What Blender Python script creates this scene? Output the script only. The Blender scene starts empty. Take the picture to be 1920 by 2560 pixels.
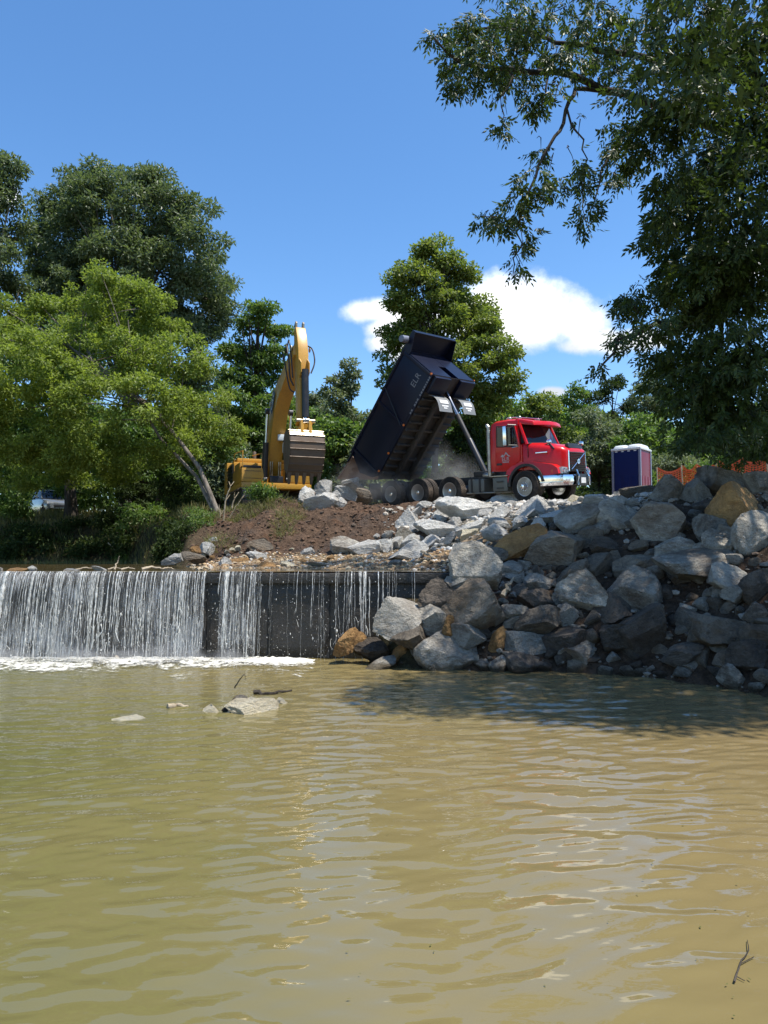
import bpy, bmesh, math, random
import numpy as np
from mathutils import Vector, Matrix

scene = bpy.context.scene
COL = scene.collection
rng = np.random.default_rng(7)
random.seed(7)

# ------------------------------------------------------------------ camera
FPX = 1850.0                      # focal length in pixels of the 1920x2560 photograph
PITCH = math.atan2(110, 1850)
CAM_H = 2.0                       # eye height above the lower pool
cam_data = bpy.data.cameras.new('camera')
cam = bpy.data.objects.new('camera', cam_data)
COL.objects.link(cam)
cam.location = (0, 0, CAM_H)
cam.rotation_euler = (math.radians(90) + PITCH, 0, 0)
cam_data.sensor_fit = 'VERTICAL'
cam_data.sensor_height = 36.0
cam_data.lens = FPX / 2560 * 36.0
cam_data.clip_end = 3000
scene.camera = cam
scene.render.resolution_x, scene.render.resolution_y = 768, 1024

# ------------------------------------------------------------------ world
SUN_EL, SUN_AZ = math.radians(67), math.radians(114)
world = bpy.data.worlds.new('World'); scene.world = world
world.use_nodes = True
wn, wl = world.node_tree.nodes, world.node_tree.links
wn.clear()
def wnode(t, **kw):
    n = wn.new(t)
    for k, v in kw.items(): setattr(n, k, v)
    return n
def wmath(op, a, b=None, c=None):
    n = wnode('ShaderNodeMath', operation=op)
    for i, v in enumerate((a, b, c)):
        if v is None: continue
        if isinstance(v, (int, float)): n.inputs[i].default_value = v
        else: wl.new(v, n.inputs[i])
    return n.outputs[0]
w_out = wnode('ShaderNodeOutputWorld'); w_bg = wnode('ShaderNodeBackground')
sky = wnode('ShaderNodeTexSky', sky_type='NISHITA')
sky.sun_disc = False
sky.sun_elevation = SUN_EL; sky.sun_rotation = SUN_AZ
sky.altitude = 300; sky.air_density = 1.0; sky.dust_density = 0.35; sky.ozone_density = 2.6
SKY_STRENGTH = 0.135
w_bg.inputs['Strength'].default_value = SKY_STRENGTH
# cumulus clouds: soft blobs in direction space (x/y, z/y), broken up by fractal noise
tc = wnode('ShaderNodeTexCoord'); sx = wnode('ShaderNodeSeparateXYZ'); wl.new(tc.outputs['Generated'], sx.inputs[0])
ysafe = wmath('MAXIMUM', sx.outputs[1], 0.02)
cu = wmath('DIVIDE', sx.outputs[0], ysafe); cv = wmath('DIVIDE', sx.outputs[2], ysafe)
cmb = wnode('ShaderNodeCombineXYZ'); wl.new(cu, cmb.inputs[0]); wl.new(cv, cmb.inputs[1])
def wnoise(scale, detail, rough):
    n = wnode('ShaderNodeTexNoise'); n.inputs['Scale'].default_value = scale
    n.inputs['Detail'].default_value = detail; n.inputs['Roughness'].default_value = rough
    wl.new(cmb.outputs[0], n.inputs['Vector']); return n.outputs['Fac']
nz1 = wnoise(9, 8, 0.62); nz2 = wnoise(30, 5, 0.6)
# (centre px, centre py, rx, ry) of each puff as seen from the river
PUFFS = [(1370,760,150,105),(1265,755,115,95),(1455,790,95,85),(1290,825,150,60),(1500,845,130,45),(1610,840,90,34),(1450,858,70,26),
         (925,768,85,40),(1000,780,90,55),(960,815,60,40),(1150,790,120,60),(950,850,45,35),(1385,975,45,16),(1000,870,40,40),
         (-10,470,40,35),(-200,430,150,80),(1890,640,60,60),(2150,620,180,90),(-900,700,260,110),(3000,760,300,120),(2600,350,220,90)]
cov = None
for (px, py, rx, ry) in PUFFS:
    u, v = (px-960)/FPX, (1390-py)/FPX
    du = wmath('MULTIPLY', wmath('SUBTRACT', cu, u), FPX/rx); dv = wmath('MULTIPLY', wmath('SUBTRACT', cv, v), FPX/ry)
    r = wmath('SUBTRACT', 1.0, wmath('SQRT', wmath('ADD', wmath('MULTIPLY', du, du), wmath('MULTIPLY', dv, dv))))
    cov = r if cov is None else wmath('SMOOTH_MAX', cov, r, 0.25)
dens = wmath('ADD', wmath('ADD', cov, wmath('MULTIPLY', wmath('SUBTRACT', nz1, 0.5), 1.35)), wmath('MULTIPLY', wmath('SUBTRACT', nz2, 0.5), 0.45))
ss = wnode('ShaderNodeMapRange', interpolation_type='SMOOTHSTEP'); wl.new(dens, ss.inputs[0])
ss.inputs[1].default_value = -0.08; ss.inputs[2].default_value = 0.62
cl_fac = wmath('MULTIPLY', ss.outputs[0], 0.93)
cr = wnode('ShaderNodeMapRange'); wl.new(wmath('ADD', wmath('MULTIPLY', nz1, 0.75), wmath('MULTIPLY', wmath('SUBTRACT', cv, 0.325), 3.2)), cr.inputs[0])
cr.inputs[1].default_value = 0.10; cr.inputs[2].default_value = 0.62
cmix = wnode('ShaderNodeMix', data_type='RGBA'); wl.new(cr.outputs[0], cmix.inputs[0])
cmix.inputs[6].default_value = (3.5, 3.65, 3.85, 1); cmix.inputs[7].default_value = (9.0, 8.9, 8.7, 1)
fin = wnode('ShaderNodeMix', data_type='RGBA'); wl.new(cl_fac, fin.inputs[0])
hs = wnode('ShaderNodeHueSaturation'); hs.inputs['Saturation'].default_value = 1.2; wl.new(sky.outputs[0], hs.inputs['Color']); wl.new(hs.outputs[0], fin.inputs[6]); wl.new(cmix.outputs[2], fin.inputs[7])
wl.new(fin.outputs[2], w_bg.inputs['Color']); wl.new(w_bg.outputs[0], w_out.inputs[0])

# ------------------------------------------------------------------ sun and exposure
sun_data = bpy.data.lights.new('sun', 'SUN'); sun = bpy.data.objects.new('sun', sun_data); COL.objects.link(sun)
sun_data.energy = 4.4; sun_data.angle = math.radians(0.53); sun_data.color = (1.0, 0.95, 0.87)
SUN_DIR = Vector((math.sin(SUN_AZ)*math.cos(SUN_EL), math.cos(SUN_AZ)*math.cos(SUN_EL), math.sin(SUN_EL)))
sun.rotation_euler = SUN_DIR.to_track_quat('Z', 'Y').to_euler(); sun.location = (30, 15, 60)
scene.view_settings.view_transform = 'Standard'; scene.view_settings.look = 'None'
scene.view_settings.exposure = 0.80; scene.view_settings.gamma = 1.0
scene.view_settings.use_curve_mapping = False
scene.cycles.max_bounces = 6; scene.cycles.transparent_max_bounces = 10; scene.cycles.diffuse_bounces = 3
scene.cycles.caustics_reflective = False; scene.cycles.caustics_refractive = False
scene.cycles.volume_bounces = 0; scene.cycles.use_denoising = True

# ------------------------------------------------------------------ helpers
_F = np.array([0, math.cos(PITCH), math.sin(PITCH)]); _U = np.array([0, -math.sin(PITCH), math.cos(PITCH)]); _R = np.array([1.0, 0, 0])
_C = np.array([0, 0, CAM_H])
def at(px, py, Y):
    """surveyed point: where the sight line through photo pixel (px, py) stands at distance Y"""
    d = _F + _R*(px-960)/FPX + _U*(1280-py)/FPX
    return Vector(_C + d*(Y/d[1]))

def tag(o, label=None, cat=None, group=None, kind=None):
    if label: o['label'] = label
    if cat: o['category'] = cat
    if group: o['group'] = group
    if kind: o['kind'] = kind
    return o
def empty(name, loc=(0,0,0), mw=None):
    o = bpy.data.objects.new(name, None); COL.objects.link(o)
    if mw is not None: o.matrix_world = mw
    else: o.location = loc
    o.empty_display_size = 0.2
    return o
def link_mesh(name, me, parent=None, m=None, loc=None):
    o = bpy.data.objects.new(name, me); COL.objects.link(o)
    if m is not None and not me.materials: me.materials.append(m)
    if parent is not None: o.parent = parent
    if loc is not None: o.location = loc
    return o
def np_mesh(name, V, Fq, smooth=False):
    """V (n,3) array, Fq (m,k) int array"""
    me = bpy.data.meshes.new(name); V = np.ascontiguousarray(V, np.float32); Fq = np.ascontiguousarray(Fq, np.int32)
    k = Fq.shape[1]
    me.vertices.add(len(V)); me.vertices.foreach_set('co', V.ravel())
    me.loops.add(Fq.size); me.loops.foreach_set('vertex_index', Fq.ravel())
    me.polygons.add(len(Fq)); me.polygons.foreach_set('loop_start', np.arange(0, Fq.size, k, dtype=np.int32))
    me.polygons.foreach_set('use_smooth', np.full(len(Fq), smooth))
    me.update(calc_edges=True)
    return me

class MB:
    """collects polygons of ONE part; build() links them as one mesh"""
    def __init__(s): s.v, s.f = [], []
    def add(s, V, Fs):
        n = len(s.v); s.v += [tuple(p) for p in V]; s.f += [tuple(i+n for i in f) for f in Fs]; return s
    def box(s, c, d, rot=None):
        x, y, z = (e/2 for e in d); P = [Vector((a*x, b*y, e*z)) for e in (-1,1) for b in (-1,1) for a in (-1,1)]
        if rot is not None: P = [rot @ p for p in P]
        c = Vector(c)
        return s.add([p+c for p in P], [(0,2,3,1),(4,5,7,6),(0,1,5,4),(2,6,7,3),(0,4,6,2),(1,3,7,5)])
    def span(s, lo, hi):
        return s.box([(a+b)/2 for a, b in zip(lo, hi)], [b-a for a, b in zip(lo, hi)])
    def prism(s, poly, y0, y1, plane='xz'):
        n = len(poly)
        if plane == 'xz': A = [(p[0], y0, p[1]) for p in poly]; B = [(p[0], y1, p[1]) for p in poly]
        elif plane == 'yz': A = [(y0, p[0], p[1]) for p in poly]; B = [(y1, p[0], p[1]) for p in poly]
        else: A = [(p[0], p[1], y0) for p in poly]; B = [(p[0], p[1], y1) for p in poly]
        return s.add(A+B, [tuple(range(n)), tuple(range(2*n-1, n-1, -1))] + [(i, i+n, (i+1) % n+n, (i+1) % n) for i in range(n)])
    def loft(s, rings, cap=True):
        n = len(rings[0]); V = [p for r in rings for p in r]; Fs = []
        for k in range(len(rings)-1):
            for i in range(n):
                j = (i+1) % n; Fs.append((k*n+i, k*n+j, (k+1)*n+j, (k+1)*n+i))
        if cap: Fs.append(tuple(range(n-1, -1, -1))); Fs.append(tuple(range((len(rings)-1)*n, len(rings)*n)))
        return s.add(V, Fs)
    def tube(s, pts, r, n=8, cap=True):
        pts = [Vector(p) for p in pts]; rs = r if hasattr(r, '__len__') else [r]*len(pts); rings = []
        up = Vector((0.013, 0.031, 1.0))
        for i, p in enumerate(pts):
            t = (pts[min(i+1, len(pts)-1)] - pts[max(i-1, 0)]).normalized()
            a = t.cross(up)
            if a.length < 1e-3: a = t.cross(Vector((1,0,0)))
            a.normalize(); b = a.cross(t)
            rings.append([p + (a*math.cos(q)+b*math.sin(q))*rs[i] for q in (2*math.pi*j/n for j in range(n))])
        return s.loft(rings, cap)
    def lathe(s, prof, c, axis='y', n=24):
        """prof: (radius, along-axis) pairs"""
        c = Vector(c); rings = []
        for r, h in prof:
            ring = []
            for j in range(n):
                q = 2*math.pi*j/n; a, b = r*math.cos(q), r*math.sin(q)
                ring.append(c + Vector((a, h, b) if axis == 'y' else (h, a, b) if axis == 'x' else (a, b, h)))
            rings.append(ring)
        return s.loft(rings, True)
    def build(s, name, m, parent=None, smooth=None, bevel=0.0, recalc=True):
        me = bpy.data.meshes.new(name); me.from_pydata(s.v, [], s.f)
        if recalc:
            bm = bmesh.new(); bm.from_mesh(me)
            bmesh.ops.recalc_face_normals(bm, faces=bm.faces)
            if bevel > 0:
                bmesh.ops.remove_doubles(bm, verts=bm.verts, dist=1e-5)
                bmesh.ops.bevel(bm, geom=[e for e in bm.edges if e.is_manifold and e.calc_face_angle(0) > 0.5], offset=bevel, segments=2, affect='EDGES', profile=0.6, clamp_overlap=True)
            bm.to_mesh(me); bm.free()
        if smooth is not None or bevel > 0:
            me.polygons.foreach_set('use_smooth', np.full(len(me.polygons), True))
            me.set_sharp_from_angle(angle=math.radians(smooth if smooth is not None else 35))
        me.materials.append(m); me.update()
        return link_mesh(name, me, parent)

# value noise in numpy
def _hash(i, j, s):
    h = (i.astype(np.int64)*374761393 + j.astype(np.int64)*668265263 + s*1442695041) & 0x7fffffff
    h = ((h ^ (h >> 13))*1274126177) & 0x7fffffff
    return ((h ^ (h >> 16)) & 0xffff)/65535.0
def vnoise(x, y, s=0):
    i, j = np.floor(x), np.floor(y); fx, fy = x-i, y-j
    fx = fx*fx*(3-2*fx); fy = fy*fy*(3-2*fy)
    a, b, c, d = _hash(i, j, s), _hash(i+1, j, s), _hash(i, j+1, s), _hash(i+1, j+1, s)
    return (a*(1-fx)+b*fx)*(1-fy)+(c*(1-fx)+d*fx)*fy
def fbm(x, y, s=0, o=4):
    t, a = 0, 0.5
    for k in range(o): t = t + a*(vnoise(x*2**k, y*2**k, s+k)-0.5)*2; a *= 0.5
    return t
def sstep(a, b, x):
    t = np.clip((x-a)/(b-a), 0, 1); return t*t*(3-2*t)

# ------------------------------------------------------------------ materials
MATS = {}
class NT:
    def __init__(s, name):
        s.m = bpy.data.materials.new(name); s.m.use_nodes = True; s.t = s.m.node_tree; s.t.nodes.clear()
        s.out = s.n('ShaderNodeOutputMaterial')
    def n(s, t, **kw):
        x = s.t.nodes.new(t)
        for k, v in kw.items(): setattr(x, k, v)
        return x
    def l(s, a, b): s.t.links.new(a, b)
    def math(s, op, a, b=None):
        x = s.n('ShaderNodeMath', operation=op)
        for i, v in enumerate((a, b)):
            if v is None: continue
            if isinstance(v, (int, float)): x.inputs[i].default_value = v
            else: s.l(v, x.inputs[i])
        return x.outputs[0]
    def coord(s, kind='Object'):
        if kind == 'Position': return s.n('ShaderNodeNewGeometry').outputs['Position']
        return s.n('ShaderNodeTexCoord').outputs[kind]
    def noise(s, vec, scale, detail=4, rough=0.55, out='Fac', stretch=None):
        if stretch is not None:
            mp = s.n('ShaderNodeMapping'); mp.inputs['Scale'].default_value = stretch; s.l(vec, mp.inputs[0]); vec = mp.outputs[0]
        x = s.n('ShaderNodeTexNoise'); x.inputs['Scale'].default_value = scale; x.inputs['Detail'].default_value = detail
        x.inputs['Roughness'].default_value = rough; s.l(vec, x.inputs['Vector']); return x.outputs[out]
    def ramp(s, fac, stops, interp='LINEAR'):
        x = s.n('ShaderNodeValToRGB'); x.color_ramp.interpolation = interp; e = x.color_ramp.elements
        while len(e) < len(stops): e.new(0.5)
        for k, (p, c) in enumerate(stops): e[k].position = p; e[k].color = tuple(c)+(1,) if len(c) == 3 else c
        s.l(fac, x.inputs[0]); return x.outputs[0]
    def rng(s, fac, a, b, c=0.0, d=1.0, smooth=True):
        x = s.n('ShaderNodeMapRange', interpolation_type='SMOOTHSTEP' if smooth else 'LINEAR'); s.l(fac, x.inputs[0])
        for i, v in enumerate((a, b, c, d)): x.inputs[i+1].default_value = v
        return x.outputs[0]
    def mix(s, fac, a, b, mode='MIX'):
        x = s.n('ShaderNodeMix', data_type='RGBA', blend_type=mode)
        for i, v in ((0, fac), (6, a), (7, b)):
            if isinstance(v, (int, float)): x.inputs[i].default_value = v
            elif isinstance(v, (tuple, list)): x.inputs[i].default_value = tuple(v)+(1,) if len(v) == 3 else v
            else: s.l(v, x.inputs[i])
        return x.outputs[2]
    def bump(s, h, strength=0.5, dist=0.02):
        x = s.n('ShaderNodeBump'); x.inputs['Strength'].default_value = strength; x.inputs['Distance'].default_value = dist
        s.l(h, x.inputs['Height']); return x.outputs[0]
    def bsdf(s, color, rough=0.6, metal=0.0, normal=None, spec=0.5, **kw):
        b = s.n('ShaderNodeBsdfPrincipled')
        for k, v in (('Base Color', color), ('Roughness', rough), ('Metallic', metal), ('Specular IOR Level', spec), *kw.items()):
            if isinstance(v, (int, float)): b.inputs[k].default_value = v
            elif isinstance(v, (tuple, list)): b.inputs[k].default_value = tuple(v)+(1,) if len(v) == 3 else v
            else: s.l(v, b.inputs[k])
        if normal is not None: s.l(normal, b.inputs['Normal'])
        return b.outputs[0]
    def done(s, sh): s.l(sh, s.out.inputs['Surface']); MATS[s.m.name] = s.m; return s.m

def paint(name, c, rough=0.4, metal=0.0, dirt=0.35, dirt_col=(0.16,0.12,0.085), scale=2.5, spec=0.5, coat=0.0, bump=0.0):
    """painted or bare surface with dust, blotches and fine wear"""
    t = NT(name); v = t.coord('Object')
    n1 = t.noise(v, scale, 6, 0.65); n2 = t.noise(v, scale*9, 4, 0.6)
    f = t.math('MULTIPLY', t.rng(t.math('ADD', n1, t.math('MULTIPLY', t.math('SUBTRACT', n2, 0.5), 0.5)), 0.42, 0.75), dirt)
    col = t.mix(f, c, dirt_col)
    col = t.mix(t.math('MULTIPLY', t.rng(n2, 0.3, 0.7), 0.25), col, tuple(x*0.6 for x in c))
    r = t.rng(f, 0, 1, rough, min(1, rough+0.4), False)
    nm = t.bump(n2, bump, 0.01) if bump else None
    return t.done(t.bsdf(col, r, metal, nm, spec, **({'Coat Weight': coat, 'Coat Roughness': 0.05} if coat else {})))

def rock_mat(name, light, dark, stain=None, stain_amt=0.4, wet=True, vr=(0.72, 1.2)):
    t = NT(name); tc = t.n('ShaderNodeTexCoord'); v = tc.outputs['Object']; oi = t.n('ShaderNodeObjectInfo')
    va = t.n('ShaderNodeVectorMath', operation='ADD'); t.l(v, va.inputs[0])
    sc_ = t.n('ShaderNodeVectorMath', operation='SCALE'); t.l(oi.outputs['Location'], sc_.inputs[0]); sc_.inputs['Scale'].default_value = 3.7; t.l(sc_.outputs[0], va.inputs[1]); v = va.outputs[0]
    n1 = t.noise(v, 1.6, 6, 0.6); n2 = t.noise(v, 7, 6, 0.68); n3 = t.noise(v, 40, 3, 0.6)
    col = t.mix(t.rng(t.math('ADD', t.math('MULTIPLY', n1, 0.6), t.math('MULTIPLY', n2, 0.4)), 0.35, 0.62), dark, light)
    # pale calcite veins and weathering seams
    vein = t.noise(v, 2.2, 5, 0.7, stretch=(1, 1, 3.0))
    vf = t.math('MULTIPLY', t.math('SUBTRACT', 1.0, t.rng(t.math('ABSOLUTE', t.math('SUBTRACT', vein, 0.5)), 0.0, 0.018)), 0.5)
    col = t.mix(vf, col, tuple(min(0.8, x*1.5) for x in light))
    if stain is not None:
        sf = t.math('MULTIPLY', t.rng(t.noise(v, 1.1, 4, 0.6), 0.5, 0.66), stain_amt); col = t.mix(sf, col, stain)
    pit = t.noise(v, 15, 5, 0.7); col = t.mix(t.math('MULTIPLY', t.rng(pit, 0.52, 0.68), 0.45), col, tuple(x*0.55 for x in dark))
    col = t.mix(t.math('MULTIPLY', t.rng(n3, 0.55, 0.75), 0.25), col, tuple(x*0.45 for x in dark))
    hs = t.n('ShaderNodeHueSaturation'); t.l(col, hs.inputs['Color']); t.l(t.rng(oi.outputs['Random'], 0, 1, vr[0], vr[1], False), hs.inputs['Value']); col = hs.outputs[0]
    rough = 0.88
    if wet:
        z = t.n('ShaderNodeSeparateXYZ'); t.l(t.coord('Position'), z.inputs[0])
        wf = t.math('SUBTRACT', 1.0, t.rng(t.math('ADD', z.outputs[2], t.math('MULTIPLY', t.math('SUBTRACT', n2, 0.5), 0.16)), 0.05, 0.16))
        col = t.mix(wf, col, t.mix(1.0, col, (0.38, 0.34, 0.27), 'MULTIPLY')); rough = t.rng(wf, 0, 1, 0.88, 0.3, False)
    h = t.math('ADD', t.math('ADD', t.math('MULTIPLY', n2, 1.0), t.math('MULTIPLY', n3, 0.3)), t.math('MULTIPLY', pit, 0.6))
    return t.done(t.bsdf(col, rough, 0, t.bump(h, 1.0, 0.17), 0.3))

M_rock = dict(
    white=rock_mat('pale_limestone', (0.70,0.68,0.62), (0.45,0.43,0.385), (0.42,0.34,0.25), 0.35),
    grey=rock_mat('grey_limestone', (0.55,0.505,0.42), (0.245,0.215,0.175), (0.17,0.115,0.075), 0.7),
    blue=rock_mat('bluish_limestone', (0.53,0.49,0.415), (0.25,0.225,0.185), (0.17,0.125,0.085), 0.5),
    brown=rock_mat('brown_grey_stone', (0.33,0.275,0.205), (0.14,0.115,0.09), (0.20,0.13,0.07), 0.6),
    dark=rock_mat('dark_muddy_stone', (0.215,0.175,0.135), (0.09,0.075,0.06), (0.12,0.075,0.045), 0.6),
    ochre=rock_mat('ochre_stone', (0.54,0.31,0.12), (0.29,0.16,0.065), (0.17,0.10,0.05), 0.5),
    cream=rock_mat('cream_stone', (0.82,0.73,0.52), (0.58,0.50,0.34), (0.50,0.38,0.22), 0.3, wet=False, vr=(0.95, 1.1)))
# ------------------------------------------------------------------ terrain
_FAR = [(50, 4.6), (120, 6.0), (600, 14.0)]
def _dam(e, f, g): return [(1, -1.3), (13.9, -1.2), (14.78, -1.2), (14.86, 1.25), e, f, g] + _FAR
TCOLS = {
 -12000: _dam((24,1.2),(27,3.2),(34,4.0)), -1500: _dam((28,1.3),(31,3.2),(36,4.0)), -600: _dam((31,1.3),(34,3.3),(38,4.1)),
 0: _dam((33.3,1.4),(35.5,3.3),(40,4.1)), 300: _dam((32.5,1.4),(34.8,3.4),(39,4.2)), 400: _dam((28.0,1.5),(31,3.2),(35,4.0)),
 470: _dam((21.5,1.78),(24.5,2.7),(28,3.6)), 560: _dam((20.8,1.95),(24.8,3.30),(28,3.75)), 650: _dam((20.8,2.02),(25,3.80),(28,3.82)),
 800: _dam((20.8,2.05),(24.6,3.70),(28,3.84)), 900: [(1,-1.3),(13.8,-1.0),(14.76,-0.7),(14.9,1.5),(20.4,2.08),(24.4,3.64),(28,3.87)]+_FAR,
 1000: [(1,-1.3),(12.6,-0.7),(13.6,0.1),(14.9,1.5),(20,2.1),(24.3,3.6),(28,3.9)]+_FAR,
 1130: [(1,-1.3),(12.6,-0.7),(13.6,0.5),(15.2,1.75),(19,2.15),(23.5,3.5),(27,3.9)]+_FAR,
 1250: [(1,-1.3),(12.4,-0.7),(13.7,0.8),(15.8,2.0),(18,2.75),(22,3.45),(26,3.9)]+_FAR,
 1400: [(1,-1.3),(12.3,-0.7),(13.6,0.8),(15.2,1.9),(17,2.85),(20,3.42),(26,3.93)]+_FAR,
 1600: [(1,-1.3),(11.8,-0.7),(13.2,0.9),(14.8,2.1),(16.5,3.1),(19,3.6),(26,3.9)]+_FAR,
 1800: [(1,-1.3),(10.8,-0.7),(12.2,0.9),(13.9,2.15),(15.6,3.1),(18,3.7),(26,3.9)]+_FAR,
 1920: [(1,-1.3),(9.9,-0.7),(11.4,0.9),(13.0,2.15),(14.8,3.1),(17,3.7),(26,3.95)]+_FAR,
 2500: [(1,-1.3),(6.8,-0.7),(8.2,0.9),(10,2.2),(12,3.0),(15,3.6),(26,4)]+_FAR,
 3500: [(0.8,-1.0),(3,-0.7),(4.2,0.8),(6,2),(8,2.9),(12,3.5),(26,4)]+_FAR,
 12000: [(0.6,-1.0),(1.2,-0.5),(1.8,0.6),(3,1.8),(5,2.8),(9,3.5),(26,4)]+_FAR}
_PX = np.array(sorted(TCOLS)); _KD = np.array([[k[0] for k in TCOLS[p]] for p in _PX]); _KZ = np.array([[k[1] for k in TCOLS[p]] for p in _PX])
def ground(x, y, rough=True):
    x = np.asarray(x, float); y = np.asarray(y, float); ys = np.maximum(y, 0.5); px = 960 + FPX*x/ys
    D = [np.interp(px, _PX, _KD[:, k]) for k in range(_KD.shape[1])]; Zk = [np.interp(px, _PX, _KZ[:, k]) for k in range(_KZ.shape[1])]
    z = np.where(ys < D[0], Zk[0], Zk[-1])
    for k in range(len(D)-1):
        t = (ys-D[k])/(D[k+1]-D[k]); t = np.clip(t, 0, 1)
        z = np.where((ys >= D[k]) & (ys < D[k+1]), Zk[k]+(Zk[k+1]-Zk[k])*t, z)
    if rough:
        mound = sstep(420, 560, px)*(1-sstep(1080, 1180, px))*sstep(20, 22, ys)*(1-sstep(25.2, 26.5, ys))
        slope = sstep(980, 1100, px)*(1-sstep(18, 21, ys))*sstep(11, 13, ys)
        z = z + mound*(0.34*fbm(x*0.9, y*0.9, 3)+0.22*fbm(x*2.6, y*2.6, 5, 3)-0.22*np.maximum(0, 0.25-np.abs(fbm(x*1.5+3, y*0.5, 6, 3)))*2) + slope*(0.10*fbm(x*1.5, y*1.5, 9)+0.05*fbm(x*6, y*6, 11, 3))
        z = z + 0.05*fbm(x*0.9, y*0.9, 21)*sstep(14.9, 16, ys)*(1-sstep(45, 60, ys)) + 0.5*fbm(x*0.03, y*0.03, 31)*sstep(50, 90, ys)
    return z
def ground1(x, y): return float(ground(np.array([x]), np.array([y]))[0])
def hit(px, py, d0=8.0, d1=40.0, off=0.0):
    """first point of the ground under a sight line"""
    Y = np.arange(d0, d1, 0.03); d = _F + _R*(px-960)/FPX + _U*(1280-py)/FPX
    P = _C + d[None, :]*(Y/d[1])[:, None]; g = ground(P[:, 0], P[:, 1], False)+off
    k = np.argmax(P[:, 2] <= g)
    if P[k, 2] > g[k]: k = len(Y)-1
    return Vector(P[k])

tx = np.unique(np.concatenate([np.linspace(-6.5, -0.62, 70), np.linspace(-0.62, 0.62, 330), np.linspace(0.62, 6.5, 70)]))
ty = np.unique(np.concatenate([np.linspace(0.6, 9, 24), np.linspace(9, 14.7, 70), np.linspace(14.7, 14.95, 6), np.linspace(14.95, 28, 150), np.linspace(28, 60, 60), np.geomspace(60, 620, 26)]))
TT, YY = np.meshgrid(tx, ty); XX = TT*YY; ZZ = ground(XX, YY)
nv_c = len(tx); idx = np.arange(TT.size).reshape(TT.shape)
quads = np.stack([idx[:-1, :-1], idx[:-1, 1:], idx[1:, 1:], idx[1:, :-1]], -1).reshape(-1, 4)
me = np_mesh('ground', np.stack([XX, YY, ZZ], -1).reshape(-1, 3), quads, True)
PXg = 960 + FPX*TT
def lerp3(a, b, w): return a*(1-w[..., None])+np.array(b)*w[..., None]
zc = np.zeros(TT.shape+(3,))+np.array((0.075, 0.068, 0.035))                                     # forest floor
zc = lerp3(zc, (0.24,0.21,0.17), sstep(440, 620, PXg)*sstep(25, 27, YY)*(1-sstep(34, 44, YY)))     # compacted crushed-stone platform
zc = lerp3(zc, (0.108,0.071,0.047), sstep(430, 540, PXg)*(1-sstep(1060, 1180, PXg))*sstep(19.8, 21.2, YY)*(1-sstep(25.6, 27.5, YY)))  # dug soil
soilmix = sstep(-0.1, 0.35, fbm(XX*0.9, YY*0.9, 41))*sstep(480, 620, PXg)*(1-sstep(1000, 1150, PXg))*sstep(20, 21, YY)*(1-sstep(26, 27, YY))
zc = lerp3(zc, (0.075,0.06,0.05), soilmix*0.75)
zc = lerp3(zc, (0.30,0.215,0.125), sstep(430, 520, PXg)*(1-sstep(1160, 1320, PXg))*sstep(14.9, 15.2, YY)*(1-sstep(19.6, 21.0, YY)))  # tan gravel bar
zc = lerp3(zc, (0.30,0.28,0.25), sstep(1080, 1250, PXg)*sstep(18, 20, YY)*(1-sstep(26, 30, YY)))       # stony fill by the truck
zc = lerp3(zc, (0.075,0.052,0.036), sstep(1000, 1080, PXg)*(1-sstep(15.5, 18.5, YY))*sstep(9, 11, YY))   # muddy fill between boulders
zc = lerp3(zc, (0.05,0.045,0.022), (1-sstep(420, 520, PXg))*sstep(24, 26, YY)*(1-sstep(40, 50, YY)))     # far bank
at_ = me.color_attributes.new('zone', 'FLOAT_COLOR', 'POINT')
at_.data.foreach_set('color', np.concatenate([zc.reshape(-1, 3), np.ones((TT.size, 1))], 1).astype(np.float32).ravel())
t = NT('earth'); v = t.coord('Position'); ca = t.n('ShaderNodeAttribute', attribute_name='zone').outputs['Color']
n1 = t.noise(v, 1.3, 6, 0.65); n2 = t.noise(v, 9, 5, 0.65); n3 = t.noise(v, 45, 3, 0.6)
c = t.mix(t.rng(n2, 0.3, 0.7), t.mix(1.0, ca, (0.55,0.52,0.5), 'MULTIPLY'), t.mix(1.0, ca, (1.35,1.32,1.3), 'MULTIPLY'))
c = t.mix(t.math('MULTIPLY', t.rng(n1, 0.5, 0.7), 0.35), c, (0.13, 0.06, 0.03))
h = t.math('ADD', n2, t.math('MULTIPLY', n3, 0.45))
t.done(t.bsdf(c, 0.95, 0, t.bump(h, 1.0, 0.12), 0.15))
me.materials.append(MATS['earth'])
tag(link_mesh('ground', me), kind='structure')

# ------------------------------------------------------------------ lower pool
def water_grid(xs, ys, zfun):
    X, Y = np.meshgrid(xs, ys); Z = zfun(X, Y); ii = np.arange(X.size).reshape(X.shape)
    return np.stack([X, Y, Z], -1).reshape(-1, 3), np.stack([ii[:-1, :-1], ii[:-1, 1:], ii[1:, 1:], ii[1:, :-1]], -1).reshape(-1, 4)
wr = np.random.default_rng(11); WAVES = []
for k in range(60):
    lam = 0.115*(5.0**wr.random()); th = wr.normal(0, 0.42)-math.pi/2+0.12; WAVES.append((lam, th, wr.random()*6.283, wr.uniform(0.5, 1.2)))
def waves(X, Y):
    Z = np.zeros_like(X); calm = 0.70+0.50*sstep(5, 12, Y)+0.25*fbm(X*0.35, Y*0.35, 77)
    Xw = X+0.22*fbm(X*0.7, Y*0.7, 71, 2); Yw = Y+0.26*fbm(X*0.6+9, Y*0.6, 73, 2)
    for lam, th, ph, a in WAVES:
        k = 2*math.pi/lam; amp = a*0.0205*lam/(2*math.pi)
        Z += amp*np.sin(k*(Xw*math.cos(th)+Yw*math.sin(th))+ph)
    return Z*calm*np.clip((15-np.abs(X))/4, 0, 1)
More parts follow.
